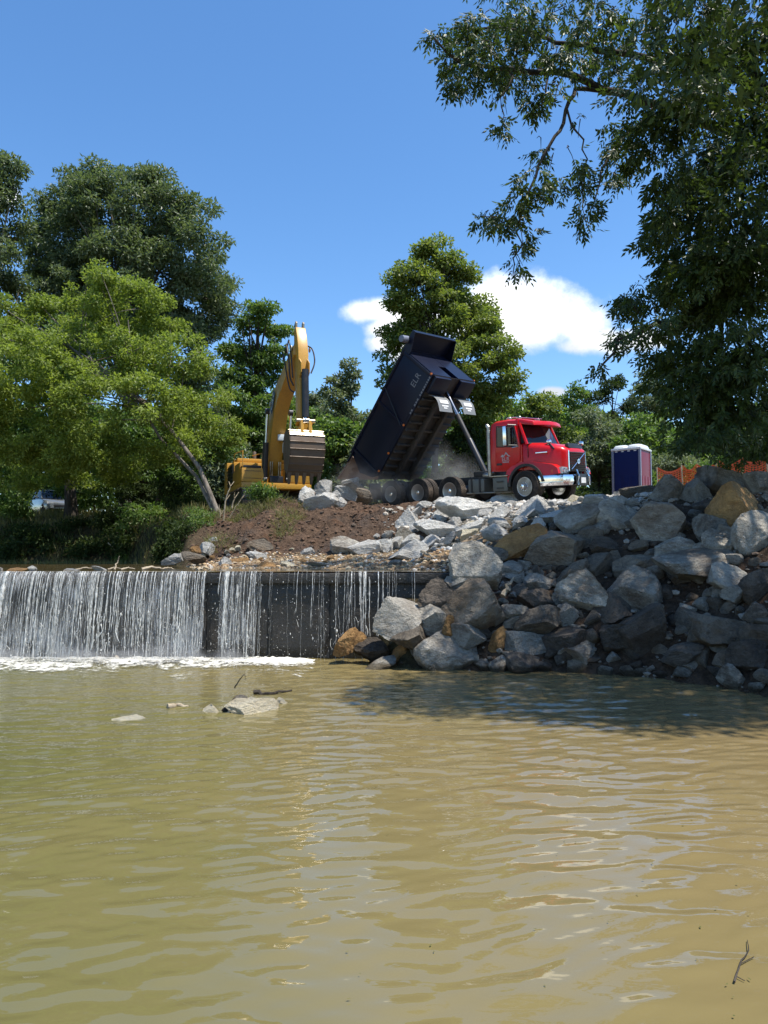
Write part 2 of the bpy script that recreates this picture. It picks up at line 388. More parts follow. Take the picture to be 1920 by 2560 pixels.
xs = np.unique(np.concatenate([np.linspace(-70, -7.5, 24), np.linspace(-7.5, -4.2, 70), np.arange(-4.2, 4.2, 0.0215), np.linspace(4.2, 7.5, 70), np.linspace(7.5, 70, 24)]))
ys = np.unique(np.concatenate([np.linspace(-40, 1.2, 16), np.linspace(1.2, 2.6, 20), np.arange(2.6, 8, 0.0185), np.arange(8, 14.7, 0.03), [14.70]]))
V, Q = water_grid(xs, ys, waves)
me = np_mesh('river_pool', V, Q, True)
t = NT('muddy_water'); v = t.coord('Position'); sp = t.n('ShaderNodeSeparateXYZ'); t.l(v, sp.inputs[0])
big = t.noise(v, 0.22, 4, 0.55); mid = t.noise(v, 1.4, 4, 0.6, stretch=(1, 1, 1))
side = t.math('ADD', t.math('MULTIPLY', sp.outputs[0], 0.24), t.math('ADD', t.math('MULTIPLY', t.math('SUBTRACT', big, 0.5), 1.6), t.math('MULTIPLY', t.math('SUBTRACT', mid, 0.5), 0.25)))
side = t.math('ADD', side, t.math('MULTIPLY', t.math('SUBTRACT', sp.outputs[1], 5.0), 0.07))
col = t.ramp(t.rng(side, -0.9, 1.1, 0, 1, False), [(0.0, (0.104,0.101,0.036)), (0.40, (0.160,0.131,0.054)), (1.0, (0.192,0.142,0.064))])
b1 = t.noise(v, 5.5, 3, 0.5, stretch=(0.55, 1.0, 1.0)); b2 = t.noise(v, 17, 2, 0.5, stretch=(0.5, 1.0, 1.0))
nearf = t.rng(sp.outputs[1], 5.0, 13.0, 0.25, 1.0)
hh = t.math('ADD', t.math('MULTIPLY', b1, 1.0), t.math('MULTIPLY', t.math('MULTIPLY', b2, nearf), 0.4))
bp = t.n('ShaderNodeBump'); bp.inputs['Distance'].default_value = 0.035; t.l(hh, bp.inputs['Height']); t.l(t.math('MULTIPLY', nearf, 0.45), bp.inputs['Strength'])
t.done(t.bsdf(col, 0.02, 0, bp.outputs[0], 0.5, IOR=1.55))
me.materials.append(MATS['muddy_water'])
tag(link_mesh('river_pool', me), kind='structure')

# upstream water, level with the crest
CREST = 1.70; DAM_Y = 14.62
xs = np.unique(np.concatenate([np.linspace(-70, -12, 12), np.linspace(-12, 1.35, 90)])); ys = np.unique(np.concatenate([[14.60], np.linspace(14.9, 40, 110)]))
V, Q = water_grid(xs, ys, lambda X, Y: CREST + 0.006*np.sin(X*5+Y*3)*np.sin(Y*4-X) - 0.012*(Y < 14.7))
me = np_mesh('upstream_water', V, Q, True)
t = NT('upstream_water'); v = t.coord('Position')
t.done(t.bsdf(t.ramp(t.noise(v, 0.6, 4), [(0.3, (0.075,0.058,0.026)), (0.7, (0.12,0.088,0.042))]), 0.06, 0, t.bump(t.noise(v, 5, 3, 0.5, stretch=(0.5, 1, 1)), 0.3, 0.03), 0.5, IOR=1.333))
me.materials.append(MATS['upstream_water']); tag(link_mesh('upstream_water', me), kind='structure')

# ------------------------------------------------------------------ dam
t = NT('dark_wet_concrete'); v = t.coord('Position')
n1 = t.noise(v, 2.0, 6, 0.7, stretch=(1.6, 1, 0.5)); n2 = t.noise(v, 18, 4, 0.65)
c = t.ramp(t.math('ADD', t.math('MULTIPLY', n1, 0.7), t.math('MULTIPLY', n2, 0.3)), [(0.3, (0.014,0.013,0.011)), (0.55, (0.032,0.028,0.023)), (0.75, (0.085,0.064,0.044))])
t.done(t.bsdf(c, t.rng(n1, 0.4, 0.7, 0.3, 0.75), 0, t.bump(n2, 0.8, 0.03), 0.4))
dam = empty('river_dam', (0, DAM_Y, 0)); tag(dam, 'low dark wet concrete dam across the river under the waterfall', 'dam')
wr = np.random.default_rng(5)
# wall of shuttered concrete blocks in courses, crest beam on top
def slab_mesh(lx, lz, seed):
    r_ = np.random.default_rng(seed); nx, nz = 14, 8
    X, Z = np.meshgrid(np.linspace(-lx/2, lx/2, nx), np.linspace(-lz/2, lz/2, nz)); Y = -0.03*np.abs(fbm(X*3+seed, Z*3, seed, 3))
    e = np.minimum(lx/2-np.abs(X), lz/2-np.abs(Z)); Y = Y+np.where(e < 0.01, 0.03, 0)
    ii = np.arange(X.size).reshape(X.shape); n = X.size
    V = np.concatenate([np.stack([X, Y, Z], -1).reshape(-1, 3), [(-lx/2, .25, -lz/2), (lx/2, .25, -lz/2), (lx/2, .25, lz/2), (-lx/2, .25, lz/2)]])
    m_ = bpy.data.meshes.new('wall_panel'); fs = [tuple(q) for q in np.stack([ii[:-1, :-1], ii[:-1, 1:], ii[1:, 1:], ii[1:, :-1]], -1).reshape(-1, 4)]
    fs += [(n, n+1, n+2, n+3), tuple(ii[0])+(n+1, n), tuple(ii[-1][::-1])+(n+3, n+2), tuple(ii[:, 0][::-1])+(n, n+3), tuple(ii[:, -1])+(n+2, n+1)]
    m_.from_pydata([tuple(p) for p in V], [], fs); m_.materials.append(MATS['dark_wet_concrete']); return m_
slabs = [slab_mesh(1.2, 1.45, s) for s in (3, 8, 14)]
for k in range(26):
    link_mesh('wall_panel', slabs[k % 3], dam, loc=(1.35-0.6-1.21*k, -0.02+0.012*(k % 2), 0.735))
mb = MB(); mb.span((-30, 0.06, -1.2), (1.35, 0.3, CREST-0.06)); mb.build('core_wall', MATS['dark_wet_concrete'], dam)
mb = MB(); mb.span((-30, -0.10, CREST-0.24), (1.35, 0.10, CREST-0.035)); mb.build('crest_beam', MATS['dark_wet_concrete'], dam, bevel=0.03)

# ------------------------------------------------------------------ falling water
t = NT('falling_water'); v = t.coord('Position')
n = t.noise(v, 26, 3, 0.6, stretch=(1.0, 1.0, 0.35))
wh = t.bsdf((0.92,0.90,0.85), 0.22, 0, None, 0.6, **{'Transmission Weight': 0.0})
tl = t.n('ShaderNodeBsdfTranslucent'); tl.inputs[0].default_value = (0.8,0.82,0.82,1)
m1 = t.n('ShaderNodeMixShader'); m1.inputs[0].default_value = 0.45; t.l(wh, m1.inputs[1]); t.l(tl.outputs[0], m1.inputs[2])
tr = t.n('ShaderNodeBsdfTransparent'); tr.inputs[0].default_value = (0.9,0.92,0.92,1)
m2 = t.n('ShaderNodeMixShader'); t.l(t.rng(n, 0.38, 0.62, 0.30, 1.0), m2.inputs[0]); t.l(tr.outputs[0], m2.inputs[1]); t.l(m1.outputs[0], m2.inputs[2]); t.done(m2.outputs[0])
t = NT('water_film'); v = t.coord('Position')
n = t.noise(v, 9, 6, 0.72, stretch=(7.0, 1.0, 0.22)); nb = t.noise(v, 0.9, 2, 0.5)
wh = t.bsdf((0.72,0.73,0.72), 0.2, 0, t.bump(n, 0.6, 0.05), 0.6)
tr = t.n('ShaderNodeBsdfTransparent'); m2 = t.n('ShaderNodeMixShader'); t.l(t.rng(t.math('ADD', n, t.math('MULTIPLY', t.math('SUBTRACT', nb, 0.5), 0.5)), 0.44, 0.70, 0.03, 0.5), m2.inputs[0])
t.l(tr.outputs[0], m2.inputs[1]); t.l(wh, m2.inputs[2]); t.done(m2.outputs[0])
t = NT('river_foam'); v = t.coord('Position'); n = t.noise(v, 14, 5, 0.65)
sp = t.n('ShaderNodeSeparateXYZ'); t.l(v, sp.inputs[0])
wh = t.bsdf((0.80,0.78,0.70), 0.75, 0, t.bump(n, 1.0, 0.05), 0.3)
tr = t.n('ShaderNodeBsdfTransparent'); m2 = t.n('ShaderNodeMixShader')
ff = t.math('ADD', t.noise(v, 9, 6, 0.78), t.rng(sp.outputs[1], 10.6, 14.3, -0.30, 0.30, False))
ff = t.math('ADD', ff, t.math('MULTIPLY', t.math('SUBTRACT', t.noise(v, 1.1, 3, 0.6), 0.5), 0.75)); t.l(t.rng(ff, 0.58, 0.86, 0.0, 0.95), m2.inputs[0]); t.l(tr.outputs[0], m2.inputs[1]); t.l(wh, m2.inputs[2]); t.done(m2.outputs[0])

wr = np.random.default_rng(23)
def pxx(px): return (px-960)/FPX*DAM_Y
fall = empty('waterfall', (0, DAM_Y, CREST)); tag(fall, 'thin strands of white water falling over the dark dam', 'waterfall', kind='stuff')
def out_off(s): return -0.12-0.30*np.sqrt(np.clip(s, 0, None))          # distance thrown clear of the wall, s = metres fallen
V, Q = [], []
def strand(x, s0, s1, w, wander, seed):
    n_ = max(4, int((s1-s0)/0.05)); s = np.linspace(s0, s1, n_); r_ = np.random.default_rng(seed)
    xx = x + wander*np.cumsum(r_.normal(0, 1, n_))*0.004*np.sqrt(1+s*3); yy = out_off(s)+r_.normal(0, 0.012)
    ww = w*(0.55+0.9*r_.random(n_))*np.where(s < 0.04, 1.3, 1.0)*np.clip(1.15-0.25*s, 0.4, 2)
    ww[-1] *= 0.2
    base = len(V)*1; ring = []
    for q in range(4):
        a = q*math.pi/2; ring.append(np.stack([xx+ww*np.cos(a), yy+ww*0.7*np.sin(a), -s], -1))
    n0 = sum(len(a) for a in V); V.append(np.stack(ring, 1).reshape(-1, 3))
    for i in range(n_-1):
        for q in range(4): Q.append((n0+i*4+q, n0+i*4+(q+1) % 4, n0+(i+1)*4+(q+1) % 4, n0+(i+1)*4+q))
H_FALL = CREST
zones = [(-400, 0, 26, 1.0), (0, 190, 30, 1.0), (190, 205, 14, 0.6), (205, 525, 31, 1.0), (525, 556, 0, 0), (556, 580, 46, 1.15), (580, 648, 30, 0.9), (648, 900, 12, 0.5), (900, 935, 36, 0.8), (935, 1000, 17, 0.7), (1000, 1045, 5, 0.5)]
seed = 0
for (a, b, dens_, k) in zones:
    xa, xb = pxx(a), pxx(b)
    for _ in range(int(1.3*dens_*(xb-xa))):
        seed += 1; x = wr.uniform(xa, xb); w = 0.0036*k*wr.lognormal(0, 0.6)
        s1 = H_FALL if wr.random() < 0.55 else wr.uniform(0.25, 1.5)
        strand(x, 0.0 if wr.random() < 0.85 else wr.uniform(0.1, 0.6), s1, w, 0.5, seed)
        if wr.random() < 0.5:                                        # broken-up lower stretch
            for _k in range(2):
                seed += 1; s0 = wr.uniform(0.6, 1.45); strand(x+wr.normal(0, 0.03), s0, min(H_FALL, s0+wr.uniform(0.08, 0.3)), w*1.4, 2.2, seed)
me = np_mesh('water_strands', np.concatenate(V), np.array(Q), True); me.materials.append(MATS['falling_water'])
tag(link_mesh('water_strands', me, fall), kind='stuff')
# drops and lacy splashes
V, Q = [], []
octa = np.array([(1,0,0),(0,1,0),(-1,0,0),(0,-1,0),(0,0,1),(0,0,-1)], float); of = [(0,1,4),(1,2,4),(2,3,4),(3,0,4),(1,0,5),(2,1,5),(3,2,5),(0,3,5)]
def drops(n_, xa, xb, power):
    for _ in range(n_):
        s = H_FALL*(wr.random()**power); x = wr.uniform(xa, xb); r_ = 0.0038*wr.lognormal(0, 0.5)
        n0 = len(V)*6; V.append(octa*np.array([r_, r_, r_*wr.uniform(1.0, 2.6)])+np.array([x, out_off(s)+wr.normal(0, 0.05)-0.03, -s])); Q.extend([(a+n0, b+n0, c_+n0) for a, b, c_ in of])
drops(1500, pxx(-300), pxx(525), 0.45); drops(320, pxx(556), pxx(650), 0.5); drops(420, pxx(650), pxx(1030), 0.8); drops(60, pxx(520), pxx(556), 0.6)
for _ in range(1500):                                                  # spray thrown up at the foot
    x = wr.uniform(pxx(-200), pxx(640)); hgt = wr.exponential(0.09)*(2.2 if abs(x-pxx(425)) < 0.5 else 1); r_ = 0.0038*wr.lognormal(0, 0.5)
    n0 = len(V)*6; V.append(octa*r_+np.array([x, -0.5-wr.random()*0.7, -H_FALL+hgt])); Q.extend([(a+n0, b+n0, c_+n0) for a, b, c_ in of])
me = np_mesh('spray_drops', np.concatenate(V), np.array(Q), True); me.materials.append(MATS['falling_water'])
tag(link_mesh('spray_drops', me, fall), kind='stuff')
# thin clear film between the strands
V, Q = [], []; n0 = 0
for (a, b) in [(-700, 522), (560, 650)]:
    X, S = np.meshgrid(np.linspace(pxx(a), pxx(b), int((b-a)/4)), np.linspace(0, H_FALL, 22))
    Yf = out_off(S)+0.03+0.015*fbm(X*9, S*2, 55); ii = np.arange(X.size).reshape(X.shape)+n0; n0 += X.size
    V.append(np.stack([X, Yf, -S], -1).reshape(-1, 3)); Q.append(np.stack([ii[:-1, :-1], ii[:-1, 1:], ii[1:, 1:], ii[1:, :-1]], -1).reshape(-1, 4))
me = np_mesh('water_film', np.concatenate(V), np.concatenate(Q), True); me.materials.append(MATS['water_film'])
tag(link_mesh('water_film', me, fall), kind='stuff')
# foam on the pool under the fall
X, Y = np.meshgrid(np.linspace(-14, pxx(900), 460), np.linspace(10.6, 14.4, 110))
edge = 13.12+0.35*fbm(X*0.9, X*0+3, 61)+0.14*fbm(X*5, X*0+8, 64)+1.05*sstep(-3.2, -0.8, X)+0.3*sstep(-9, -7.0, X)*0
hgt = 0.006+0.05*np.clip((Y-edge)/0.6, 0, 1)*(0.55+0.9*np.abs(fbm(X*7, Y*7, 63, 3)))-0.0*np.clip((edge-Y)/0.25, 0, 1)
hgt = hgt-0.14*sstep(-1.6, -0.6, X)+0.006
ii = np.arange(X.size).reshape(X.shape)
me = np_mesh('foam', np.stack([X, Y, hgt+0.01], -1).reshape(-1, 3), np.stack([ii[:-1, :-1], ii[:-1, 1:], ii[1:, 1:], ii[1:, :-1]], -1).reshape(-1, 4), True)
me.materials.append(MATS['river_foam'])
tag(link_mesh('river_foam', me), 'white churned foam on the pool at the foot of the waterfall', 'foam', kind='stuff')

# fine mist over the foam
t = NT('mist_air'); pv = t.n('ShaderNodeVolumePrincipled'); pv.inputs['Color'].default_value = (.95,.95,.94,1)
v = t.coord('Object'); ln = t.n('ShaderNodeVectorMath', operation='LENGTH'); t.l(v, ln.inputs[0])
t.l(t.math('MULTIPLY', t.math('MULTIPLY', t.rng(ln.outputs['Value'], 0.05, 0.95, 1.0, 0.0), t.rng(t.noise(v, 2.5, 3, 0.6), 0.3, 0.7)), 2.2), pv.inputs['Density']); t.l(pv.outputs[0], t.out.inputs['Volume']); MATS['mist_air'] = t.m
bm = bmesh.new(); bmesh.ops.create_icosphere(bm, subdivisions=2, radius=1.08); me = bpy.data.meshes.new('spray_mist'); bm.to_mesh(me); bm.free(); me.materials.append(MATS['mist_air'])
for (px, rx, rz) in ((60, .9, .30), (230, .8, .26), (420, .75, .42), (330, .9, .25), (500, .5, .26), (590, .5, .24), (-80, .9, .3)):
    o = link_mesh('spray_mist', me, fall); o.location = (pxx(px), -.62, -CREST+.12); o.scale = (rx, .34, rz); o['kind'] = 'stuff'
# ------------------------------------------------------------------ boulders
def rock_mesh(seed, sub=5, cuts=9, rough=0.03):
    """a block broken along flat planes, with chipped corners and a pitted skin"""
    r_ = np.random.default_rng(seed); bm = bmesh.new(); bmesh.ops.create_icosphere(bm, subdivisions=sub, radius=1.0)
    P = np.array([v_.co for v_ in bm.verts])
    def cut(lo, hi):
        nonlocal P
        n = r_.normal(size=3); n /= np.linalg.norm(n); h_ = (P@n).max()*r_.uniform(lo, hi)
        d = P@n-h_; P = P-np.where(d > 0, d*0.985, 0)[:, None]*n[None]
    P = P*r_.uniform(0.7, 1.3, 3)[None]
    for _ in range(cuts): cut(0.40, 0.72)
    for _ in range(5): cut(0.82, 0.95)
    q = P*2.3+seed; a = fbm(q[:, 0]+q[:, 2]*0.7, q[:, 1]-q[:, 2]*0.5, seed, 4); b_ = fbm(q[:, 0]*3.1+q[:, 1], q[:, 2]*3.1+q[:, 1]*2, seed+7, 4)
    ly = np.abs(fbm((q[:, 2]+0.3*q[:, 0])*2.2, q[:, 1]*0.4, seed+11, 3))
    P = P*(1+rough*(1.3*a+1.1*b_-0.9*ly)[:, None])
    lo, hi = P.min(0), P.max(0); P = (P-(lo+hi)/2)/(hi-lo)
    for v_, p in zip(bm.verts, P): v_.co = p
    me_ = bpy.data.meshes.new('boulder'); bm.to_mesh(me_); bm.free(); me_.materials.append(M_rock['grey'])
    me_.polygons.foreach_set('use_smooth', np.full(len(me_.polygons), True)); me_.set_sharp_from_angle(angle=math.radians(22))
    return me_
ROCKS = [rock_mesh(100+s, 5, 7+s % 4, 0.038+0.012*(s % 4)) for s in range(22)]
SMALL = [rock_mesh(300+s, 3, 6+s % 4, 0.025) for s in range(12)]
def rock_obj(name, me_, col, loc):
    o = link_mesh(name, me_, loc=loc); o.material_slots[0].link = 'OBJECT'; o.material_slots[0].material = M_rock[col]; return o
kr = random.Random(4)
LAND = []
def boulder(px, py, w, h, col, label, alias, d=None, k=None, tilt=None, depth=0.9, base=None, grp='big boulders of the river bank'):
    P = hit(px, py+0.12*h) if d is None else at(px, py, d)
    s = P.y/FPX; sx, sz = w*s*1.22, h*s*1.26; sy = (0.55*sx+0.45*sz)*depth
    C_ = at(px, py, P.y-(0.10*sy if d is None else 0))
    o = rock_obj('boulder', ROCKS[kr.randrange(len(ROCKS)) if k is None else k], col, C_)
    o.rotation_euler = (kr.uniform(-.25, .25), kr.uniform(-.3, .3) if tilt is None else tilt, kr.uniform(-.5, .5)+kr.choice((0, math.pi)))
    o.scale = (sx, sy, sz)
    if base is not None:
        o.location.z = base+(0.0 if base < 1 else 0.2*sz); o.rotation_euler.x = 0.3
        if base < 1: o.scale.z = 1.25*sz; o.scale.y = 1.3*sy; o.rotation_euler = (0.3, 0.06, kr.uniform(-.3, .3))
    tag(o, label, 'boulder', grp); LAND.append((px, py, w, h, alias)); return o
def Z4(u, v, w, h, *a, **kw): return boulder(840+u*.651, 1180+v*.651, w*.651, h*.651, *a, **kw)
def Z1(u, v, w, h, *a, **kw): return boulder(540+u*.3978, 780+v*.3978, w*.3978, h*.3978, *a, **kw)
G1, G2, G3, G4 = 'boulders along the waterline', 'shaded boulders of the bank', 'sunlit pale boulders above the dam', 'rocks on the gravel bar'
# waterline
Z4(55,655,100,95,'ochre','tan ochre boulder against the foot of the dam','tan boulder at the dam foot',d=14.00,grp=G1)
Z4(135,678,120,85,'dark','dark wet boulder between the dam and the tan boulders','dark boulder by the dam',d=14.00,grp=G1)
Z4(255,702,115,85,'ochre','small rounded ochre boulder half out of the water','ochre waterline boulder',d=13.94,grp=G1)
Z4(165,742,120,32,'blue','flat grey slab lying in the water beside the ochre boulder','flat slab in the water',d=13.38,grp=G1)
Z4(420,692,215,145,'blue','largest pale blue-grey boulder standing in the water','largest waterline boulder',d=13.46,grp=G1)
Z4(575,708,125,100,'dark','dark wet boulder between the two blue-grey waterline boulders','dark boulder between the blue-grey ones',d=13.55,grp=G1)
Z4(710,692,210,140,'blue','wide blue-grey boulder in the middle of the waterline','wide blue-grey waterline boulder',d=13.52,grp=G1)
Z4(945,705,190,130,'grey','grey boulder with dark blotches at the water edge','blotched waterline boulder',d=13.26,grp=G1)
Z4(1095,748,125,50,'grey','low grey rock just breaking the water under the dark bank','low waterline rock',d=12.98,grp=G1)
Z4(1290,757,140,60,'grey','broad low grey rock at the water under the dark hollow','broad low waterline rock',d=12.62,grp=G1)
Z4(1215,768,75,45,'grey','small grey rock beside the broad low waterline rock','small low waterline rock',d=12.49,grp=G1)
Z4(1395,772,90,40,'dark','dark low rock at the far end of the waterline','end waterline rock',d=12.44,grp=G1)
Z4(1545,785,90,45,'brown','brown low rock in the shallow water by the bank corner','corner waterline rock',d=12.06,grp=G1)
# lower bank
Z4(500,628,125,75,'grey','grey boulder lying on top of the largest waterline boulder','boulder above the largest waterline one',d=13.30,grp=G2)
Z4(625,642,80,80,'ochre','small orange-brown boulder wedged above the wide blue-grey boulder','small orange boulder',grp=G2)
Z4(880,652,145,115,'dark','dark brown boulder behind the blotched waterline boulder','dark brown boulder',grp=G2)
Z4(235,560,175,140,'blue','smooth wet grey boulder leaning on the dam face','wet boulder on the dam face',d=13.75,grp=G2)
Z4(375,572,118,105,'grey','pale grey rounded boulder next to the wet one by the dam','pale rounded boulder by the dam',d=13.70,grp=G2)
Z4(292,628,125,85,'brown','tan boulder below the wet grey boulder by the dam','tan boulder under the wet one',d=13.30,grp=G2)
Z4(435,592,65,75,'ochre','narrow tan stone between the grey boulders near the dam','narrow tan stone',d=13.40,grp=G2)
Z4(535,512,190,155,'brown','big brown tilted block under the upright grey boulder','big brown tilted block',tilt=-0.5,d=13.70,grp=G2)
Z4(605,556,85,105,'brown','brown stone beside the big brown tilted block','stone beside the brown block',grp=G2)
Z4(530,372,175,170,'grey','large upright grey boulder at the end of the dam','upright grey boulder',tilt=0.25,d=14.30,grp=G2)
Z4(472,440,115,95,'grey','grey boulder under the upright one at the dam end','boulder under the upright one',d=14.10,grp=G2)
Z4(418,485,150,125,'dark','dark grey boulder touching the dam end wall','dark boulder at the dam end',d=14.00,grp=G2)
Z4(700,290,165,155,'ochre','bright ochre boulder in the sun near the bank top','bright ochre boulder',tilt=-0.2,grp=G2)
Z4(842,302,210,125,'brown','long grey-brown boulder next to the bright ochre one','boulder next to the ochre one',tilt=-0.25,grp=G2)
Z4(932,192,150,110,'grey','dark rounded grey boulder between sun and shade','rounded boulder at the shade edge',grp=G2)
Z4(1240,208,195,155,'grey','largest grey boulder high on the shaded bank','largest high grey boulder',grp=G2)
Z4(1250,92,155,125,'grey','pyramid-shaped grey boulder on the bank top','pyramid boulder',grp=G2)
Z4(1085,178,165,100,'grey','half sunlit grey boulder beside the largest high one','half sunlit boulder',grp=G2)
Z4(1375,92,80,110,'grey','grey boulder behind the pyramid boulder','boulder behind the pyramid',grp=G2)
Z4(1422,232,125,115,'grey','round grey boulder beside the largest high one','round high boulder',grp=G2)
Z4(1475,288,85,110,'grey','upright narrow grey stone under the ochre overhang','narrow stone under the overhang',grp=G2)
Z4(1545,152,180,185,'ochre','huge ochre-brown boulder jutting out of the bank top','huge ochre boulder',grp=G2)
Z4(1475,62,195,110,'grey','big slanting grey slab resting on the huge ochre boulder','slanting slab on the ochre boulder',tilt=0.35,grp=G2)
Z4(1632,62,115,110,'grey','grey boulder at the picture edge above the huge ochre one','boulder above the huge ochre one',grp=G2)
Z4(1605,242,140,165,'grey','tall grey boulder at the picture edge below the ochre one','edge boulder below the ochre one',grp=G2)
Z4(1295,302,145,85,'grey','grey block under the largest high grey boulder','block under the high grey boulder',grp=G2)
Z4(1400,305,70,55,'grey','small grey stone between the block and the narrow stone','small stone by the narrow one',grp=G2)
Z4(1385,368,255,100,'grey','long flat grey slab across the middle of the bank','long flat slab',tilt=-0.2,grp=G2)
Z4(1240,362,95,65,'brown','brown-grey stone at the end of the long flat slab','stone at the slab end',grp=G2)
Z4(1520,418,175,100,'grey','wedge-shaped grey boulder below the long flat slab','wedge boulder',tilt=-0.3,grp=G2)
Z4(1150,368,145,85,'brown','grey-brown boulder left of the long flat slab','boulder by the long slab',grp=G2)
Z4(990,456,215,140,'grey','big pointed grey boulder in the middle of the bank','pointed mid-bank boulder',tilt=0.25,grp=G2)
Z4(1145,478,170,165,'grey','tall grey boulder with a muddy lower face mid-bank','muddy-faced tall boulder',grp=G2)
Z4(1060,528,125,105,'dark','dark brown boulder under the pointed grey one','dark boulder under the pointed one',grp=G2)
Z4(1190,622,155,150,'dark','dark slanting block in the hollow of the bank','dark slanting block',tilt=0.5,grp=G2)
Z4(1490,612,175,135,'brown','grey-brown tilted block low on the bank near the corner','tilted low block',tilt=-0.5,grp=G2)
Z4(1620,452,110,110,'dark','dark boulder at the picture edge halfway up the bank','dark edge boulder',grp=G2)
Z4(1612,542,90,70,'brown','brown stone at the picture edge under the dark boulder','brown edge stone',grp=G2)
Z4(1632,622,110,62,'grey','pale grey flat stone at the picture edge low on the bank','flat edge stone',grp=G2)
Z4(1590,712,120,110,'dark','dark rounded boulder at the picture edge near the water','dark low edge boulder',grp=G2)
Z4(770,582,155,100,'brown','grey-brown wedge above the wide blue-grey waterline boulder','wedge above the waterline',tilt=-0.35,grp=G2)
Z4(885,552,75,80,'grey','small pale grey stone beside the grey-brown wedge','small stone by the wedge',grp=G2)
Z4(700,542,120,65,'grey','flat grey stone below the driftwood stick','flat stone below the stick',grp=G2)
Z4(925,385,105,95,'brown','brown-grey boulder above the big pointed one','boulder above the pointed one',grp=G2)
Z4(710,456,85,55,'brown','brown stone behind the driftwood stick','stone behind the stick',grp=G2)
Z4(665,382,95,62,'grey','light grey stone beside the upright grey boulder','stone by the upright boulder',grp=G2)
Z4(770,497,130,85,'dark','dark brown boulder in the middle of the lower bank','dark mid-bank boulder',grp=G2)
Z4(970,242,95,60,'brown','small brown boulder under the rounded one at the shade edge','small boulder under the rounded one',grp=G2)
Z4(1040,287,130,58,'dark','dark flat boulder above the muddy gully','dark flat boulder',grp=G2)
Z4(1340,702,150,70,'dark','dark flat boulder low in the muddy hollow','dark flat low boulder',grp=G2)
Z4(1090,642,125,110,'dark','dark brown boulder above the low waterline rock','dark boulder above the low rock',grp=G2)
# sunlit pale pile
Z4(280,207,110,90,'white','pale angular boulder next to the brown dirt mound','pale boulder by the dirt',grp=G3)
Z4(392,227,155,85,'white','broad pale boulder in the sunlit heap above the gravel bar','broad pale boulder',grp=G3)
Z4(505,152,170,110,'white','largest white boulder of the sunlit heap below the truck','largest white boulder',grp=G3)
Z4(640,162,95,65,'white','white block right of the largest white boulder','white block by the largest',grp=G3)
Z4(748,152,145,100,'white','big white faceted boulder under the truck front wheel','big white boulder under the wheel',grp=G3)
Z4(632,204,85,62,'white','pale block below the white block under the truck','pale block lower in the heap',grp=G3)
Z4(522,227,105,52,'white','flat pale stone below the largest white boulder','flat pale stone',grp=G3)
Z4(622,238,105,55,'white','low pale stone at the foot of the sunlit heap','low pale stone',grp=G3)
Z4(702,202,75,55,'white','small white stone behind the bright ochre boulder','small white stone by the ochre one',grp=G3)
Z4(262,248,75,62,'grey','grey shaded stone at the foot of the dirt mound','grey stone at the mound foot',grp=G3)
Z4(362,272,115,55,'white','pale flat block at the gravel bar edge','pale flat block by the gravel',grp=G3)
Z4(288,268,85,52,'white','white rounded stone in front of the dirt mound','white stone before the dirt',grp=G3)
Z4(265,322,155,75,'white','pale wide slab on the gravel bar above the dam','pale slab on the gravel',grp=G4)
Z4(192,288,75,52,'white','pale stone on the gravel beside the dirt mound','pale stone on the gravel',grp=G4)
Z4(112,297,115,55,'white','pale double stone at the foot of the dirt mound','pale double stone',grp=G4)
Z4(38,290,95,60,'grey','grey rough stone at the foot of the dirt mound middle','rough stone at the mound foot',grp=G4)
Z4(780,218,85,85,'white','pinkish rubble block above the long grey-brown boulder','pinkish block',grp=G3)
Z4(840,182,95,62,'white','white stone left of the rounded shade-edge boulder','white stone by the rounded one',grp=G3)
Z4(672,112,125,42,'white','long white stone lying below the truck chassis','long white stone under the chassis',grp=G3)
Z4(1000,122,95,62,'white','white boulder in the sun beyond the half sunlit one','white boulder beyond the half sunlit one',grp=G3)
Z4(1075,128,110,62,'white','pale sunlit boulder top before the portable toilet','pale boulder before the toilet',grp=G3)
Z4(1160,82,110,52,'brown','brownish mound-like boulder in front of the portable toilet','brownish boulder before the toilet',grp=G3)
Z4(415,162,85,55,'white','small pale stone at the truck wheel side of the heap','small pale stone by the wheels',grp=G3)
# freshly dumped pile
Z1(560,1165,125,105,'white','pale boulder nearest the grass tuft in the dumped pile','dumped boulder by the grass',d=25.6,grp='boulders just dumped by the truck')
Z1(685,1118,95,115,'white','tall white boulder at the top of the dumped pile','tall dumped boulder',d=26.6,grp='boulders just dumped by the truck')
Z1(812,1148,125,95,'white','dusty white boulder under the open tailgate','dumped boulder under the tailgate',d=26.8,grp='boulders just dumped by the truck')
Z1(660,1202,190,100,'white','widest white boulder at the front of the dumped pile','widest dumped boulder',d=25.2,grp='boulders just dumped by the truck')
Z1(772,1198,75,65,'white','small white boulder beside the widest dumped one','small dumped boulder',d=25.3,grp='boulders just dumped by the truck')
Z1(912,1165,100,100,'brown','dusty brown boulder sliding out behind the rear wheels','dusty boulder behind the wheels',d=27.4,grp='boulders just dumped by the truck')
Z1(848,1066,100,48,'white','white boulder at the lip of the raised dump bed','boulder at the bed lip',d=28.9,grp='boulders just dumped by the truck')
Z1(868,1105,110,75,'brown','brown dusty boulder under the tail of the dump bed','boulder under the bed tail',d=28.3,grp='boulders just dumped by the truck')
Z1(735,1160,90,70,'white','white boulder wedged in the middle of the dumped pile','wedged dumped boulder',d=26.0,grp='boulders just dumped by the truck')
